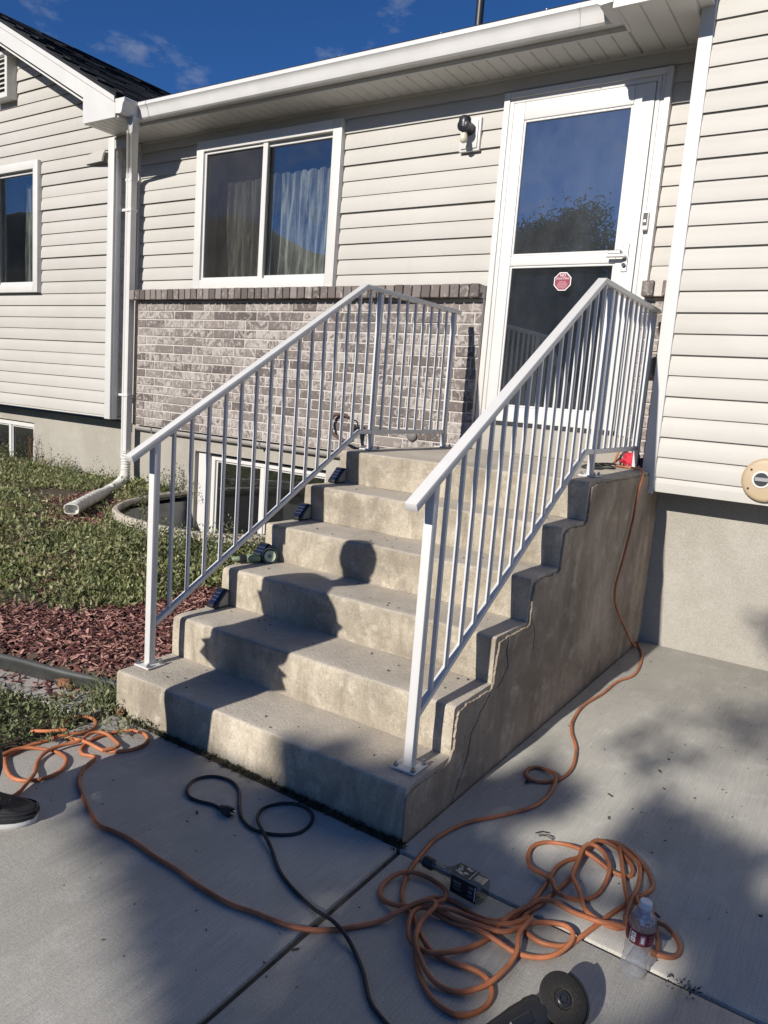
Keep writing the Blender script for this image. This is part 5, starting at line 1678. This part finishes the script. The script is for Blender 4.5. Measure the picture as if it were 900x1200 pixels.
pts = []
r = random.Random(11)
def scatter(n, x0, x1, y0, y1):
    for _ in range(n):
        yield r.uniform(x0, x1), r.uniform(y0, y1)
for (n, x0, x1, y0, y1) in ((74000, -3.6, 0.0, 0.2, 2.88), (34000, -6.8, -3.6, -0.3, 2.88), (3000, -9, -6.8, -1, 2.88)):
    for x, y in scatter(n, x0, x1, y0, y1):
        if not is_grass(x, y) or in_well(x, y, 1.03) or (x > -0.03):
            continue
        if mulch_patch(x, y) < 0.62 and r.random() < 0.93:
            continue
        c = 0.5 + 0.5 * field(x, y, 3.1, 9.0) + 0.5 * field(x, y, 9.0, 19.0)
        bare = field(x, y, 1.7, 33.0)
        if r.random() > 0.45 + 0.8 * c or (bare > 0.22 and r.random() < 0.7):
            continue
        if not is_grass(x - 0.16, y - 0.16) and r.random() < 0.55:
            continue
        tall = 1.0
        if y > 2.35 or (abs(x + 1.0) < 0.7 and 0.9 < y < 1.9):
            tall = 1.7
        h = max(0.0, c) * 0.05 * tall * r.random() ** 0.7 + (0.09 * r.random() if r.random() < 0.10 else 0)
        pts.append((x, y, float(soil_z(x, y)) + h))
blades, big = [], []
for x, y, z in pts:
    q = r.random()
    if q < 0.22:
        blades.append((x, y, float(soil_z(x, y))))
    elif q < 0.30 and field(x, y, 2.3, 41.0) > -0.05:
        big.append((x, y, z + 0.012))
bl = link('grass_blades', leaves('grass_blades', M_LAWN, np.array(blades), (0.035, 0.095), (0.003, 0.006), (0.5, 1.4), seed=12))
tag(bl, kind='stuff')
bg = link('broad_leaves', leaves('broad_leaves', M_WEED, np.array(big), (0.035, 0.075), (0.016, 0.034), (0.0, 0.9), seed=13))
tag(bg, kind='stuff')
lawn = link('lawn', leaves('lawn', M_LAWN, np.array(pts), (0.018, 0.05), (0.010, 0.022), (-0.2, 1.2), seed=2))
tag(lawn, kind='stuff')

# weeds against the foundation, round the well, beside the steps and over the near strip of ground
wp = []
def clump(x, y, rad, n, hmax, z=None):
    for _ in range(n):
        a, q = r.uniform(0, 6.283), rad * math.sqrt(r.random())
        xx, yy = x + q * math.cos(a), y + q * math.sin(a)
        hz = hmax * (1 - (q / rad) ** 2) * r.random() ** 0.6
        wp.append((xx, yy, (float(soil_z(xx, yy)) if z is None else z) + hz))
for k in range(40):
    x = r.uniform(-6.8, -3.5)
    clump(x, r.uniform(2.5, 2.82), r.uniform(.06, .14), 90, r.uniform(0.08, 0.26))
for x, y, h in ((-3.05, 2.8, .22), (-2.95, 2.7, .2), (-2.88, 2.55, .18), (-3.15, 2.8, .3), (-2.92, 2.82, .34), (-2.75, 2.83, .2)):
    clump(x, y, .10, 110, h)
for k in range(44):
    a = r.uniform(0.04, 0.97) * math.pi
    clump(WCX + WRX * 1.1 * math.cos(a), WCY - WRY * 1.1 * math.sin(a), r.uniform(.06, .13), 90, r.uniform(0.05, 0.13))
for x, y, h in ((-1.15, 1.75, .30), (-1.3, 1.68, .26), (-0.95, 1.8, .24), (-0.8, 1.95, .2), (-1.45, 1.62, .22), (-0.95, 1.5, .2), (-1.25, 1.45, .2), (-0.75, 1.6, .16), (-1.6, 1.58, .22), (-1.75, 1.56, .2), (-1.9, 1.58, .17), (-1.05, 1.6, .28), (-1.4, 1.5, .24), (-0.6, 1.75, .14), (-0.85, 1.35, .14), (-1.6, 1.42, .16)):
    clump(x, y, .15, 230, h)
M_CRACKWEED = leaf_mat('crack_weed', (0.025, 0.032, 0.016), (0.05, 0.06, 0.03), (0.10, 0.10, 0.06), trans=0.2)
near = []
for _ in range(26000):       # strip between path, steps and slab
    x, y = r.uniform(-1.7, 0.32), r.uniform(-1.3, 0.02)
    if x > -0.02 + 0.07 * field(y, x, 6.0) + (0.12 if y > -0.4 else 0.02) + (0.16 if y > -0.16 else 0):
        continue
    if y > -0.13 + 0.16 * x + (0.13 if x > 0.0 else 0) + 0.04 * field(x, y, 9.0) and x < 0.02 and not (x > -0.28 and r.random() < 0.5):
        continue
    c = 0.8 + 0.5 * field(x, y, 4.0, 1.0) + 0.4 * field(x, y, 11.0, 3.0)
    if r.random() > c * (1.0 if x < 0.0 else 0.4):
        continue
    near.append((x, y, max(0.0, c) * 0.07 * r.random() + (0.0 if x > -0.03 else -0.01)))
wp += near
for _ in range(26000):
    x, y = r.uniform(-6.5, -0.06), r.uniform(-4.5, -0.5)
    if y > edge_y(x) - 0.36 or (x > -1.7 and y > -1.3):
        continue
    if r.random() < 0.5 + 0.6 * field(x, y, 1.4, 5.0):
        wp.append((x, y, 0.03 * r.random()))
for x, y in ((-0.05, 0.03), (-0.07, -0.02), (-0.03, -0.05), (-0.10, 0.05)):
    clump(x, y, .07, 60, 0.08, 0.0)
wp_main = wp
wp = []
for k in range(170):     # the crack along the foot of the first riser
    x = r.uniform(0.12, 1.46)
    clump(x, -0.022 + r.uniform(-.008, .008), r.uniform(.006, .018), r.randrange(4, 16), 0.012, 0.0)
for x, y, q in ((2.30, -0.066, .035), (2.33, -0.066, .028), (2.62, -0.066, .03), (2.8, -0.07, .03), (1.462, -0.045, .03), (1.44, -0.03, .035)):
    clump(x, y, q * .8, 14, 0.02, 0.0)
weeds = link('weeds', leaves('weeds', M_WEED, np.array(wp_main), (0.014, 0.04), (0.006, 0.014), (-0.2, 1.3), seed=5))
tag(weeds, kind='stuff')
crack_weeds = link('crack_weeds', leaves('crack_weeds', M_CRACKWEED, np.array(wp), (0.006, 0.018), (0.003, 0.008), (-0.2, 1.2), seed=6))
tag(crack_weeds, kind='stuff')
MB().box(0.03, 1.45, -0.034, -0.004, -0.03, 0.002).build('crack_soil', M_SOIL, pav)

# long grass blades beside the steps
gb = []
for k in range(110):
    x0, y0 = -0.06 + r.gauss(0, .035), 0.02 + r.gauss(0, .04)
    a = r.uniform(2.2, 4.2) if r.random() < .7 else r.uniform(0, 6.28)
    L = r.uniform(.09, .24)
    P = []
    for q in range(6):
        t = q / 5
        P.append((x0 + math.cos(a) * L * t * (.35 + .5 * t), y0 + math.sin(a) * L * t * (.35 + .5 * t), L * (t - 0.55 * t * t) * 1.1))
    gb.append(P)
mb = MB()
for P in gb:
    w = r.uniform(.0018, .0032)
    V = []
    for q, p in enumerate(P):
        ww = w * (1 - q / 5.3)
        V += [(p[0] - ww, p[1] - ww * .6, p[2]), (p[0] + ww, p[1] + ww * .6, p[2])]
    mb.add(V, [(2 * q, 2 * q + 2, 2 * q + 3, 2 * q + 1) for q in range(5)])
tag(mb.build('long_grass', M_WEED, None, fix=False), 'tuft of long thin grass at the left foot of the steps', 'grass tuft')

# taller sparse weeds by the left basement window and behind the railing
def stalk_plant(x, y, z, h, n, label, seed, red=False):
    rr = random.Random(seed)
    t = thing('weed_stalk', (x, y, z), label, 'plant')
    mb, lv = MB(), []
    for k in range(n):
        a = rr.uniform(0, 6.283)
        hh = h * rr.uniform(.55, 1)
        P = [(x + math.cos(a) * .05 * (q / 5) ** 1.5 + rr.uniform(-.006, .006), y - .02 - abs(math.sin(a)) * .03 * (q / 5), z + hh * q / 5) for q in range(6)]
        mb.tube(P, [0.004 - .0005 * q for q in range(6)], 5)
        for q in range(26):
            tt = rr.uniform(.15, 1.0)
            i = min(4, int(tt * 5))
            p = Vector(P[i]).lerp(Vector(P[i + 1]), tt * 5 - i)
            lv.append((p.x + rr.uniform(-.035, .035), p.y + rr.uniform(-.03, .01), p.z + rr.uniform(-.02, .02)))
    mb.build('stem', M_DRYLEAF if red else M_WEED, t, smooth=50)
    link('leaf', leaves('leaf', M_DRY2 if red else M_WEED, np.array(lv), (.016, .032), (.007, .013), (-.4, 1.0), seed=seed), t)['kind'] = 'stuff'
M_DRY2 = leaf_mat('reddish_leaf', (0.07, 0.03, 0.025), (0.13, 0.06, 0.04), (0.12, 0.11, 0.05), trans=0.2)
stalk_plant(-5.27, 2.86, 0.27, 0.52, 5, 'reddish dry weed climbing beside the left basement window', 3, True)
stalk_plant(-5.02, 2.84, 0.27, 0.36, 3, 'thin dry weed stalk against the foundation right of the left basement window', 4, True)
stalk_plant(-2.90, 2.84, 0.26, 0.40, 5, 'leafy green weed growing against the foundation beside the window well', 6)
stalk_plant(-2.42, 2.10, 0.25, 0.30, 6, 'bushy weed leaning over the rim of the window well', 8)

# bark mulch
def chips():
    V, F = [], []
    rr = random.Random(21)
    cnt = 0
    def chip(x, y, z):
        L, W, T = rr.uniform(.008, .030), rr.uniform(.003, .008), rr.uniform(.001, .003)
        if rr.random() < .10:
            L *= rr.uniform(1.5, 2.4)
            W *= .6
        elif rr.random() < .3:
            L *= .5
        M = Matrix.Translation((x, y, z)) @ Matrix.Rotation(rr.uniform(0, 6.283), 4, 'Z') @ Matrix.Rotation(rr.uniform(-.6, .6), 4, 'Y') @ Matrix.Rotation(rr.uniform(-.5, .5), 4, 'X')
        b = len(V)
        k = rr.uniform(.5, .9)
        for (a, c, d) in ((-L, -W * k, -T), (L, -W, -T), (L * .92, W * k, -T), (-L * .95, W, -T), (-L, -W * k, T), (L, -W, T * .8), (L * .92, W * k, T), (-L * .95, W, T * .8)):
            V.append(tuple(M @ Vector((a, c, d))))
        F.extend([(b + 3, b + 2, b + 1, b), (b + 4, b + 5, b + 6, b + 7), (b, b + 1, b + 5, b + 4), (b + 1, b + 2, b + 6, b + 5), (b + 2, b + 3, b + 7, b + 6), (b + 3, b, b + 4, b + 7)])
    for _ in range(62000):
        x, y = rr.uniform(-3.4, -0.01), rr.uniform(-0.9, 2.6)
        if y < edge_y(x) + 0.02 or in_well(x, y, 1.04):
            continue
        g = is_grass(x, y)
        if g and mulch_patch(x, y) > 0.85 and rr.random() < 0.9:
            continue
        chip(x, y, float(soil_z(x, y)) + 0.004 + 0.02 * rr.random() ** 2 + 0.012 * max(0, field(x, y, 5.0, 3)))
    for _ in range(90):          # stray chips on the path
        x = rr.uniform(-0.8, -0.06)
        y = rr.uniform(-0.10, 0.06) + 0.12 * (x + 0.3)
        chip(x, y, 0.012)
    me = bpy.data.meshes.new('mulch')
    me.from_pydata(V, [], F)
    me.materials.append(M_MULCH)
    return tag(link('mulch', me), kind='stuff')
chips()
V, F = blob(-0.36, 0.0, 0.022, .05, .03, .02, 1.0, 12, 7, .5)
MBk = MB().add(V, F).build('bark_piece', M_DRYLEAF, None, smooth=60)
tag(MBk, 'reddish lump of bark lying on the concrete path', 'bark')
V, F = blob(0.055, -0.02, 0.018, .022, .016, .016, 4.0, 10, 6, .7)
tag(MB().add(V, F).build('dry_leaf', M_DRYLEAF, None, smooth=40), 'curled brown dead leaf at the left foot of the steps', 'leaf')
# litter on the paving: bits of bark, seed cases, grit
def grit():
    rr = random.Random(5)
    mb = MB()
    for _ in range(420):
        x, y = rr.uniform(0.05, 3.2), rr.uniform(-2.0, 2.6)
        if y > -0.05 and x < 1.47:
            continue
        s = rr.uniform(.001, .0022) if rr.random() < .9 else rr.uniform(.003, .0045)
        a = rr.uniform(0, 3.14)
        ca, sa = math.cos(a), math.sin(a)
        l, w = s * rr.uniform(1, 3), s * .7
        V = [(x + ca * i * l - sa * j * w, y + sa * i * l + ca * j * w, z) for z in (0.0005, s * 1.0) for i, j in ((-1, -1), (1, -1), (1, 1), (-1, 1))]
        mb.add(V, [(4, 5, 6, 7), (0, 1, 5, 4), (1, 2, 6, 5), (2, 3, 7, 6), (3, 0, 4, 7)])
    for _ in range(60):
        i = rr.randrange(5)
        x, y = rr.uniform(0.1, 1.35), i * TREAD + rr.uniform(.03, .26)
        s = rr.uniform(.001, .003)
        mb.box(x, x + s * 2, y, y + s * 2, (i + 1) * RISE + .001, (i + 1) * RISE + s + .003)
    return tag(mb.build('grit', M_JOINT, None, fix=False), kind='stuff')
grit()
def twig(x, y, a, L, seed):
    rr = random.Random(seed)
    mb = MB()
    for k in range(5):
        b = a + rr.uniform(-.5, .5)
        o = Vector((x + rr.uniform(-.01, .01), y + rr.uniform(-.01, .01), .004))
        mb.tube([o, o + Vector((math.cos(b) * L * .5, math.sin(b) * L * .5, .006)), o + Vector((math.cos(b) * L, math.sin(b) * L, .002))], .002, 5)
    return mb.build('twig', M_BLACK, None)
tag(twig(1.77, 0.33, 0.4, .045, 1), 'small dark twig bit on the paving above the coiled cord', 'twig')
tag(twig(1.60, 0.62, 1.0, .03, 2), 'dark seed husk on the paving under the orange cord loop', 'twig')

# ================================================================== STREET TREES
GAPS = [(p, g) for p, g in zip(
    [(0.75, -0.16), (0.82, -0.34), (1.44, -0.43), (1.54, -0.25), (1.53, -0.66), (0.98, -0.19), (1.80, 0.32), (1.76, 0.92), (1.87, 0.78), (1.88, 0.52), (1.97, -0.24), (2.10, -0.06), (2.24, -0.03), (1.98, -0.36), (2.16, -0.25),
     (2.03, 0.31), (1.88, -0.18), (1.16, 0.12), (1.27, 1.67), (1.65, 2.21), (2.02, 2.45), (2.36, 0.96), (2.30, 1.35), (1.95, 1.95), (1.0, 0.55), (1.30, 0.75), (1.62, 0.30), (2.5, 0.55), (1.55, 1.20), (2.12, 1.05), (2.6, 1.7), (1.75, 2.35), (1.02, 0.04), (2.05, 1.55), (1.25, 0.40), (1.70, 0.10)],
    [.06, .07, .10, .11, .13, .05, .14, .17, .14, .12, .17, .15, .12, .13, .11, .12, .09, .08, .55, .34, .30, .17, .14, .13, .17, .26, .10, .12, .20, .13, .15, .22, .06, .11, .07, .06])]
def shadow_xy(p):
    t = p[2] / -light_dir.z
    return p[0] + light_dir.x * t, p[1] + light_dir.y * t

def tree(x, y, h, crown, n, leaf, label, seed, keep=None, trunk_r=0.16):
    rr = random.Random(seed)
    t = thing('street_tree', (x, y, -0.1), label, 'tree', 'trees along the street')
    tr = MB()
    tp = [(x + 0.06 * math.sin(k * 1.1 + seed), y + .05 * math.cos(k * .9 + seed), -0.2 + h * .62 * k / 7) for k in range(8)]
    tr.tube(catmull(tp, .3), [trunk_r * (1.25 - .75 * i / (len(catmull(tp, .3)) - 1)) for i in range(len(catmull(tp, .3)))], 10)
    trunk = tr.build('trunk', M_BARK, t, smooth=60)
    cx, cy, cz, rx, ry, rz = crown
    cl = []
    tries = 0
    while len(cl) < n and tries < n * 60:
        tries += 1
        if keep and len(cl) < n * 0.72:       # upper crown: spread evenly as seen along the sunlight
            tx_, ty_ = (rr.uniform(0.45, 1.75), rr.uniform(-0.95, 1.0)) if rr.random() < 0.55 else (rr.uniform(0.35, 3.3), rr.uniform(-2.3, 2.9))
            if rr.random() < 0.035:
                wz_, wx_ = rr.uniform(.08, .42), rr.uniform(2.03, 2.7)
                ty_ = 2.8 + wz_ / math.tan(SUN_EL)
                tx_ = wx_ + (ty_ - 2.8) * math.tan(SUN_AZ)
            dd_ = rr.uniform(-1.2, 1.2)
            k_ = (cy + dd_ - ty_) / light_dir.y
            p = Vector((tx_ + light_dir.x * k_, cy + dd_, light_dir.z * k_))
            if keep(p, rr):
                cl.append(p)
            continue
        u_ = Vector((rr.gauss(0, 1), rr.gauss(0, 1), rr.gauss(0, 1))).normalized() * rr.random() ** .45
        lump = 1 + .28 * mnoise.noise(u_ * 2.1 + Vector((seed, 0, 0)))
        p = Vector((cx + rx * u_.x * lump, cy + ry * u_.y * lump, cz + rz * u_.z * lump))
        if keep and not keep(p, rr):
            continue
        cl.append(p)
    limb = MB()
    for k, p in enumerate(cl):
        if k % 9 == 0:
            o = Vector(tp[rr.randrange(3, 8)])
            m_ = o.lerp(p, .5) + Vector((rr.uniform(-.3, .3), rr.uniform(-.3, .3), rr.uniform(-.1, .4)))
            if keep is None or (keep(m_, rr) and keep(o.lerp(p, .75), rr)):
                c = catmull([o, m_, p], .3)
                limb.tube(c, [max(.012, .05 * (1 - i / len(c))) for i in range(len(c))], 6)
    limb.build('limb', M_BARK, trunk, smooth=60)
    P = []
    for p in cl:
        rad = rr.uniform(.14, .34) * (0.55 if keep else 1)
        for _ in range(leaf[0]):
            q = p + Vector((rr.gauss(0, rad), rr.gauss(0, rad), rr.gauss(0, rad * .8)))
            if keep and not keep(q, rr):
                continue
            P.append(q[:])
    link('crown', leaves('crown', M_TREELEAF, np.array(P), leaf[1], leaf[2], (-1.0, 1.0), seed=seed), t)
    return t

def keep_gap(p, rr):
    sx_, sy_ = shadow_xy(p)
    for (gx_, gy_), gr_ in GAPS:
        if (sx_ - gx_) ** 2 + ((sy_ - gy_) * 0.8) ** 2 < gr_ ** 2:
            return False
    if sx_ < 0.50:
        return False
    if sx_ < 1.6 and sy_ < np.interp(sx_, [0.5, 0.72, 0.9, 1.07, 1.21, 1.45, 1.6], [-0.50, -0.55, -0.60, -0.68, -0.78, -0.92, -1.3]):
        return False                               # open sun on the left of the paving
    if sx_ < 0.95 and sy_ > -0.07:
        return False                               # open sun on the left of the steps
    if sx_ < 1.45 and sy_ > 0.95:
        return False
    if sx_ < 1.2 and sy_ > 0.42:
        return False
    if 1.45 <= sx_ and sy_ > 2.0 + 0.25 * math.sin(sx_ * 9) and not (1.78 < sx_ < 2.1 and sy_ < 2.3):
        wz = (sy_ - 2.8) * math.tan(SUN_EL)
        wx = sx_ - (sy_ - 2.8) * math.tan(SUN_AZ)
        if ((wx - 2.28) / 0.26) ** 2 + ((wz - 0.22) / 0.2) ** 2 > 0.75 + 0.6 * field(wx, wz, 9.0, 3.0) or rr.random() < .4:
            return False
    if 1.45 <= sx_ < 1.78 and 0.75 < sy_ < 1.9:
        return rr.random() < 0.25
    if sy_ > 0.9:
        return rr.random() < 0.5
    return True
tree(1.2, -9.0, 6.2, (1.2, -9.0, 3.2, 1.5, 1.4, 1.2), 1500, (66, (.05, .09), (.03, .05)), 'leafy street tree at the foot of the driveway whose shade falls over the paving', 31, keep_gap, .17)
tree(-7.6, -17.5, 8.4, (-7.6, -17.5, 5.0, 2.5, 2.3, 3.1), 560, (120, (.09, .16), (.05, .09)), 'rounded green tree across the road mirrored in the storm door', 47)
tree(-11.8, -19.5, 6.2, (-11.8, -19.5, 3.6, 2.6, 2.2, 2.6), 330, (46, (.09, .16), (.05, .09)), 'low broad tree beyond the rounded tree across the road', 53)
tree(-4.4, -20.5, 7.4, (-4.4, -20.5, 4.0, 2.1, 2.0, 3.0), 330, (90, (.09, .16), (.05, .09)), 'small bushy tree between the two taller street trees', 59)

# ================================================================== PERSON at the left edge
def skin_mesh(name, mat, J, E, parent, sub=2, root=0, fine=False):
    """J: list of (x, y, z, radius_x, radius_y); E: edges"""
    me = bpy.data.meshes.new(name)
    me.from_pydata([j[:3] for j in J], E, [])
    o = bpy.data.objects.new(name, me)
    COL.objects.link(o)
    sk = o.modifiers.new('skin', 'SKIN')
    sk.branch_smoothing = 0.7
    for i, sv in enumerate(me.skin_vertices[0].data):
        sv.radius = (J[i][3], J[i][4])
        sv.use_root = (i == root)
    ss = o.modifiers.new('sub', 'SUBSURF')
    ss.levels = ss.render_levels = sub
    dg = bpy.context.evaluated_depsgraph_get()
    m2 = bpy.data.meshes.new_from_object(o.evaluated_get(dg))
    bpy.data.objects.remove(o)
    bpy.data.meshes.remove(me)
    m2.name = name
    m2.materials.clear()
    m2.materials.append(mat)
    m2.polygons.foreach_set('use_smooth', [True] * len(m2.polygons))
    return link(name, m2, parent)

person = thing('person', (0.26, -0.86, 0.0), 'person in dark jeans and black trainers standing at the left edge of the paving', 'person')
# facing +X, hands raised in front holding a phone
PX, PY = 0.345, -0.985
body_J = [(PX, PY, 0.86, .13, .15),                # 0 pelvis
          (PX + .01, PY, 1.02, .105, .14), (PX + .03, PY, 1.18, .11, .155), (PX + .05, PY, 1.30, .095, .15),   # 1-3 spine
          (PX + .085, PY, 1.36, .05, .055), (PX + .115, PY, 1.39, .052, .052),   # 4,5 neck
          (PX + .15, PY, 1.43, .088, .072), (PX + .145, PY, 1.50, .085, .072),     # 6,7 head
          (PX - .01, PY + .09, 0.80, .085, .085), (PX + .08, PY + .11, 0.47, .058, .058), (PX + .105, PY + .13, 0.28, .05, .05), (PX + .115, PY + .14, 0.09, .036, .036), (PX + .215, PY + .15, 0.05, .034, .026),   # 8-12 left leg
          (PX - .01, PY - .09, 0.80, .085, .085), (PX - .05, PY - .11, 0.47, .058, .058), (PX - .10, PY - .12, 0.28, .05, .05), (PX - .13, PY - .12, 0.09, .036, .036), (PX - .03, PY - .14, 0.05, .034, .026),   # 13-17 right leg
          (PX + .04, PY + .19, 1.30, .055, .055), (PX + .02, PY + .23, 1.06, .042, .042), (PX + .13, PY + .13, 1.04, .032, .032), (PX + .155, PY + .10, 1.07, .026, .034), (PX + .18, PY + .075, 1.10, .015, .036),   # 18-22 left arm
          (PX + .04, PY - .19, 1.30, .055, .055), (PX + .02, PY - .23, 1.06, .042, .042), (PX + .13, PY - .13, 1.04, .032, .032), (PX + .155, PY - .10, 1.07, .026, .034), (PX + .18, PY - .075, 1.10, .015, .036)]   # 23-27
body_E = [(0, 1), (1, 2), (2, 3), (3, 4), (4, 5), (5, 6), (6, 7), (0, 8), (8, 9), (9, 10), (10, 11), (11, 12), (0, 13), (13, 14), (14, 15), (15, 16), (16, 17),
          (3, 18), (18, 19), (19, 20), (20, 21), (21, 22), (3, 23), (23, 24), (24, 25), (25, 26), (26, 27)]
# fingers and thumbs, curled round the phone
for sgn, tipi, palmi in ((1, 22, 21), (-1, 27, 26)):
    tx, ty, tz = body_J[tipi][:3]
    for k, (dz, ln) in enumerate(((.027, .026), (.010, .031), (-.008, .029), (-.025, .022))):
        a = len(body_J)
        body_J.append((tx + ln * .55, ty - sgn * .006, tz + dz, .0085, .0085))
        body_J.append((tx + ln * 1.0, ty - sgn * .024, tz + dz, .008, .008))
        body_J.append((tx + ln * .95, ty - sgn * .042, tz + dz * .95, .007, .007))
        body_E += [(tipi, a), (a, a + 1), (a + 1, a + 2)]
    px_, py_, pz_ = body_J[palmi][:3]
    a = len(body_J)
    body_J.append((px_ + .01, py_ - sgn * .012, pz_ + .037, .0105, .0105))
    body_J.append((px_ + .035, py_ - sgn * .022, pz_ + .055, .009, .009))
    body_E += [(palmi, a), (a, a + 1)]
body = skin_mesh('body', M_SKIN, body_J, body_E, person, 2)
# face
hx, hy, hz = PX + .15, PY, 1.465
def fblob(name, c, rad, mat, seed=0.0, amp=0.0):
    V, F = blob(c[0], c[1], c[2], rad[0], rad[1], rad[2], seed, 12, 8, amp)
    return MB().add(V, F).build(name, mat, person, smooth=60)
fblob('nose', (hx + .092, hy, hz - .01), (.018, .013, .022), M_SKIN)
for s in (-1, 1):
    fblob('eye', (hx + .078, hy + s * .031, hz + .012), (.010, .013, .009), M_WHITE)
    fblob('ear', (hx - .01, hy + s * .076, hz), (.018, .010, .032), M_SKIN)
fblob('mouth', (hx + .080, hy, hz - .048), (.010, .024, .007), M_RED)
fblob('cap', (hx - .015, hy, hz + .066), (.116, .104, .098), M_JACKET)
fblob('hair', (hx - .035, hy, hz - .005), (.070, .078, .065), M_HAIR)
phone = MB().box(PX + .195, PX + .205, PY - .075, PY + .075, 1.065, 1.14).build('phone', M_BLACK, None, bevel=.004)
tag(phone, 'black phone held in both hands by the person at the left edge', 'phone')
g = 0.016
jk = [(PX - .02, PY, 0.80, .165, .20), (PX - .01, PY, 0.92, .165, .195), (PX, PY, 1.04, .165, .195), (PX + .02, PY, 1.18, .165, .20), (PX + .04, PY, 1.30, .14, .19), (PX + .075, PY, 1.385, .085, .09),
      (PX + .04, PY + .205, 1.30, .098, .098), (PX + .025, PY + .24, 1.17, .075, .075), (PX + .02, PY + .24, 1.06, .066, .066), (PX + .105, PY + .155, 1.035, .050, .050),
      (PX + .04, PY - .205, 1.30, .098, .098), (PX + .025, PY - .24, 1.17, .075, .075), (PX + .02, PY - .24, 1.06, .066, .066), (PX + .105, PY - .155, 1.035, .050, .050)]
skin_mesh('jacket', M_JACKET, jk, [(0, 1), (1, 2), (2, 3), (3, 4), (4, 5), (4, 6), (6, 7), (7, 8), (8, 9), (4, 10), (10, 11), (11, 12), (12, 13)], person, 2, root=2)
fblob('trouser_seat', (PX - .01, PY, 0.80), (.135, .16, .13), M_JEANS)
for s_ in (1, -1):
    if s_ > 0:
        jn = [(PX - .005, PY + .075, 0.93, .125, .115), (PX - .005, PY + .085, 0.80, .118, .108), (PX + .08, PY + .11, 0.47, .086, .084), (PX + .12, PY + .135, 0.28, .088, .085), (PX + .135, PY + .15, 0.17, .105, .095), (PX + .105, PY + .14, 0.095, .075, .070)]
    else:
        jn = [(PX - .005, PY - .075, 0.93, .125, .115), (PX - .01, PY - .085, 0.80, .118, .108), (PX - .05, PY - .11, 0.47, .086, .084), (PX - .10, PY - .12, 0.28, .080, .078), (PX - .12, PY - .12, 0.17, .09, .085), (PX - .13, PY - .12, 0.095, .072, .068)]
    skin_mesh('trouser_leg', M_JEANS, jn, [(0, 1), (1, 2), (2, 3), (3, 4), (4, 5)], person, 2)

def trainer(cx, cy, yaw, name_i):
    """heel at (cx, cy); toe points along yaw"""
    M = Matrix.Translation((cx, cy, 0)) @ Matrix.Rotation(yaw, 4, 'Z')
    def outline(k, L=.285, w0=.036, w1=.050):
        pts = []
        for i in range(28):
            a = 2 * math.pi * i / 28
            t = (1 - math.cos(a)) / 2
            wd = (w0 + (w1 - w0) * min(1, t * 1.5)) * (1 if t < .75 else math.sqrt(max(0, 1 - ((t - .75) / .26) ** 2)))
            wd = wd * math.sqrt(min(1, t / .08)) if t < .08 else wd
            pts.append((t * L * k + (1 - k) * L * .5, math.copysign(wd, math.sin(a)) * k if abs(math.sin(a)) > 1e-6 else 0))
        return pts
    base = outline(1.0)
    n = len(base)
    V, F = [], []
    for z, k in ((0.0, .965), (0.003, .995), (0.010, 1.0), (0.017, .985)):
        V += [(x * k + (1 - k) * .14, y * k, z) for x, y in base]
    for i in range(3):
        F += [(i * n + q, i * n + (q + 1) % n, (i + 1) * n + (q + 1) % n, (i + 1) * n + q) for q in range(n)]
    F += [tuple(range(n))[::-1], tuple(range(3 * n, 4 * n))]
    sole = MB().add(V, F).xf(M).build('sole', M_SOLE, person, smooth=40)
    V, F = [], []
    levels = [(0.0165, .975, 0), (0.040, .985, 0), (0.060, .94, -.002), (0.078, .86, -.012), (0.092, .72, -.03)]
    hmax = lambda x: 1.0
    for z, k, sh in levels:
        for x, y in base:
            t = x / .285
            zz = z if z < .05 else .045 + (z - .045) * (1.25 if t < .45 else max(.12, 1.25 - (t - .45) * 2.2))
            kk = k if z < .05 else (k + (1 - k) * (.4 if t < .4 else 0))
            V.append((x * kk + (1 - kk) * .10, y * kk, zz))
    m = len(levels)
    for i in range(m - 1):
        F += [(i * n + q, i * n + (q + 1) % n, (i + 1) * n + (q + 1) % n, (i + 1) * n + q) for q in range(n)]
    F += [tuple(range((m - 1) * n, m * n))]
    up_ = MB().add(V, F).xf(M).build('trainer', M_SHOE, person, smooth=60)
    # ribbed wavy panels wrapping the upper
    for zz, kk in ((.036, 1.012), (.050, 1.0)):
        P = []
        for x, y in base + [base[0]]:
            t = x / .285
            P.append(M @ Vector((x * kk + (1 - kk) * .12, y * kk * .985, zz * (1 - .28 * max(0, t - .5)))))
        MB().tube(P, .0035, 6).build('trainer_rib', M_RUBBER, up_, smooth=60)
    for q in range(5):
        x = .10 + q * .024
        z = .094 - q * .0085
        P = [M @ Vector((x + .004, s * .026, z - .004 * abs(s))) + Vector((0, 0, .006 * (1 - s * s))) for s in (-1, -.5, 0, .5, 1)]
        MB().tube(P, .0032, 6).build('lace', M_BLACK, up_, smooth=60)
trainer(PX + .035, PY + .135, R(6), 0)
trainer(PX - .245, PY - .13, R(-8), 1)
turn = Matrix.Translation((PX, PY, 0)) @ Matrix.Rotation(R(40), 4, 'Z') @ Matrix.Translation((-PX, -PY, 0))
for ch in person.children:
    ch.matrix_basis = turn @ ch.matrix_basis
phone.matrix_basis = turn @ phone.matrix_basis
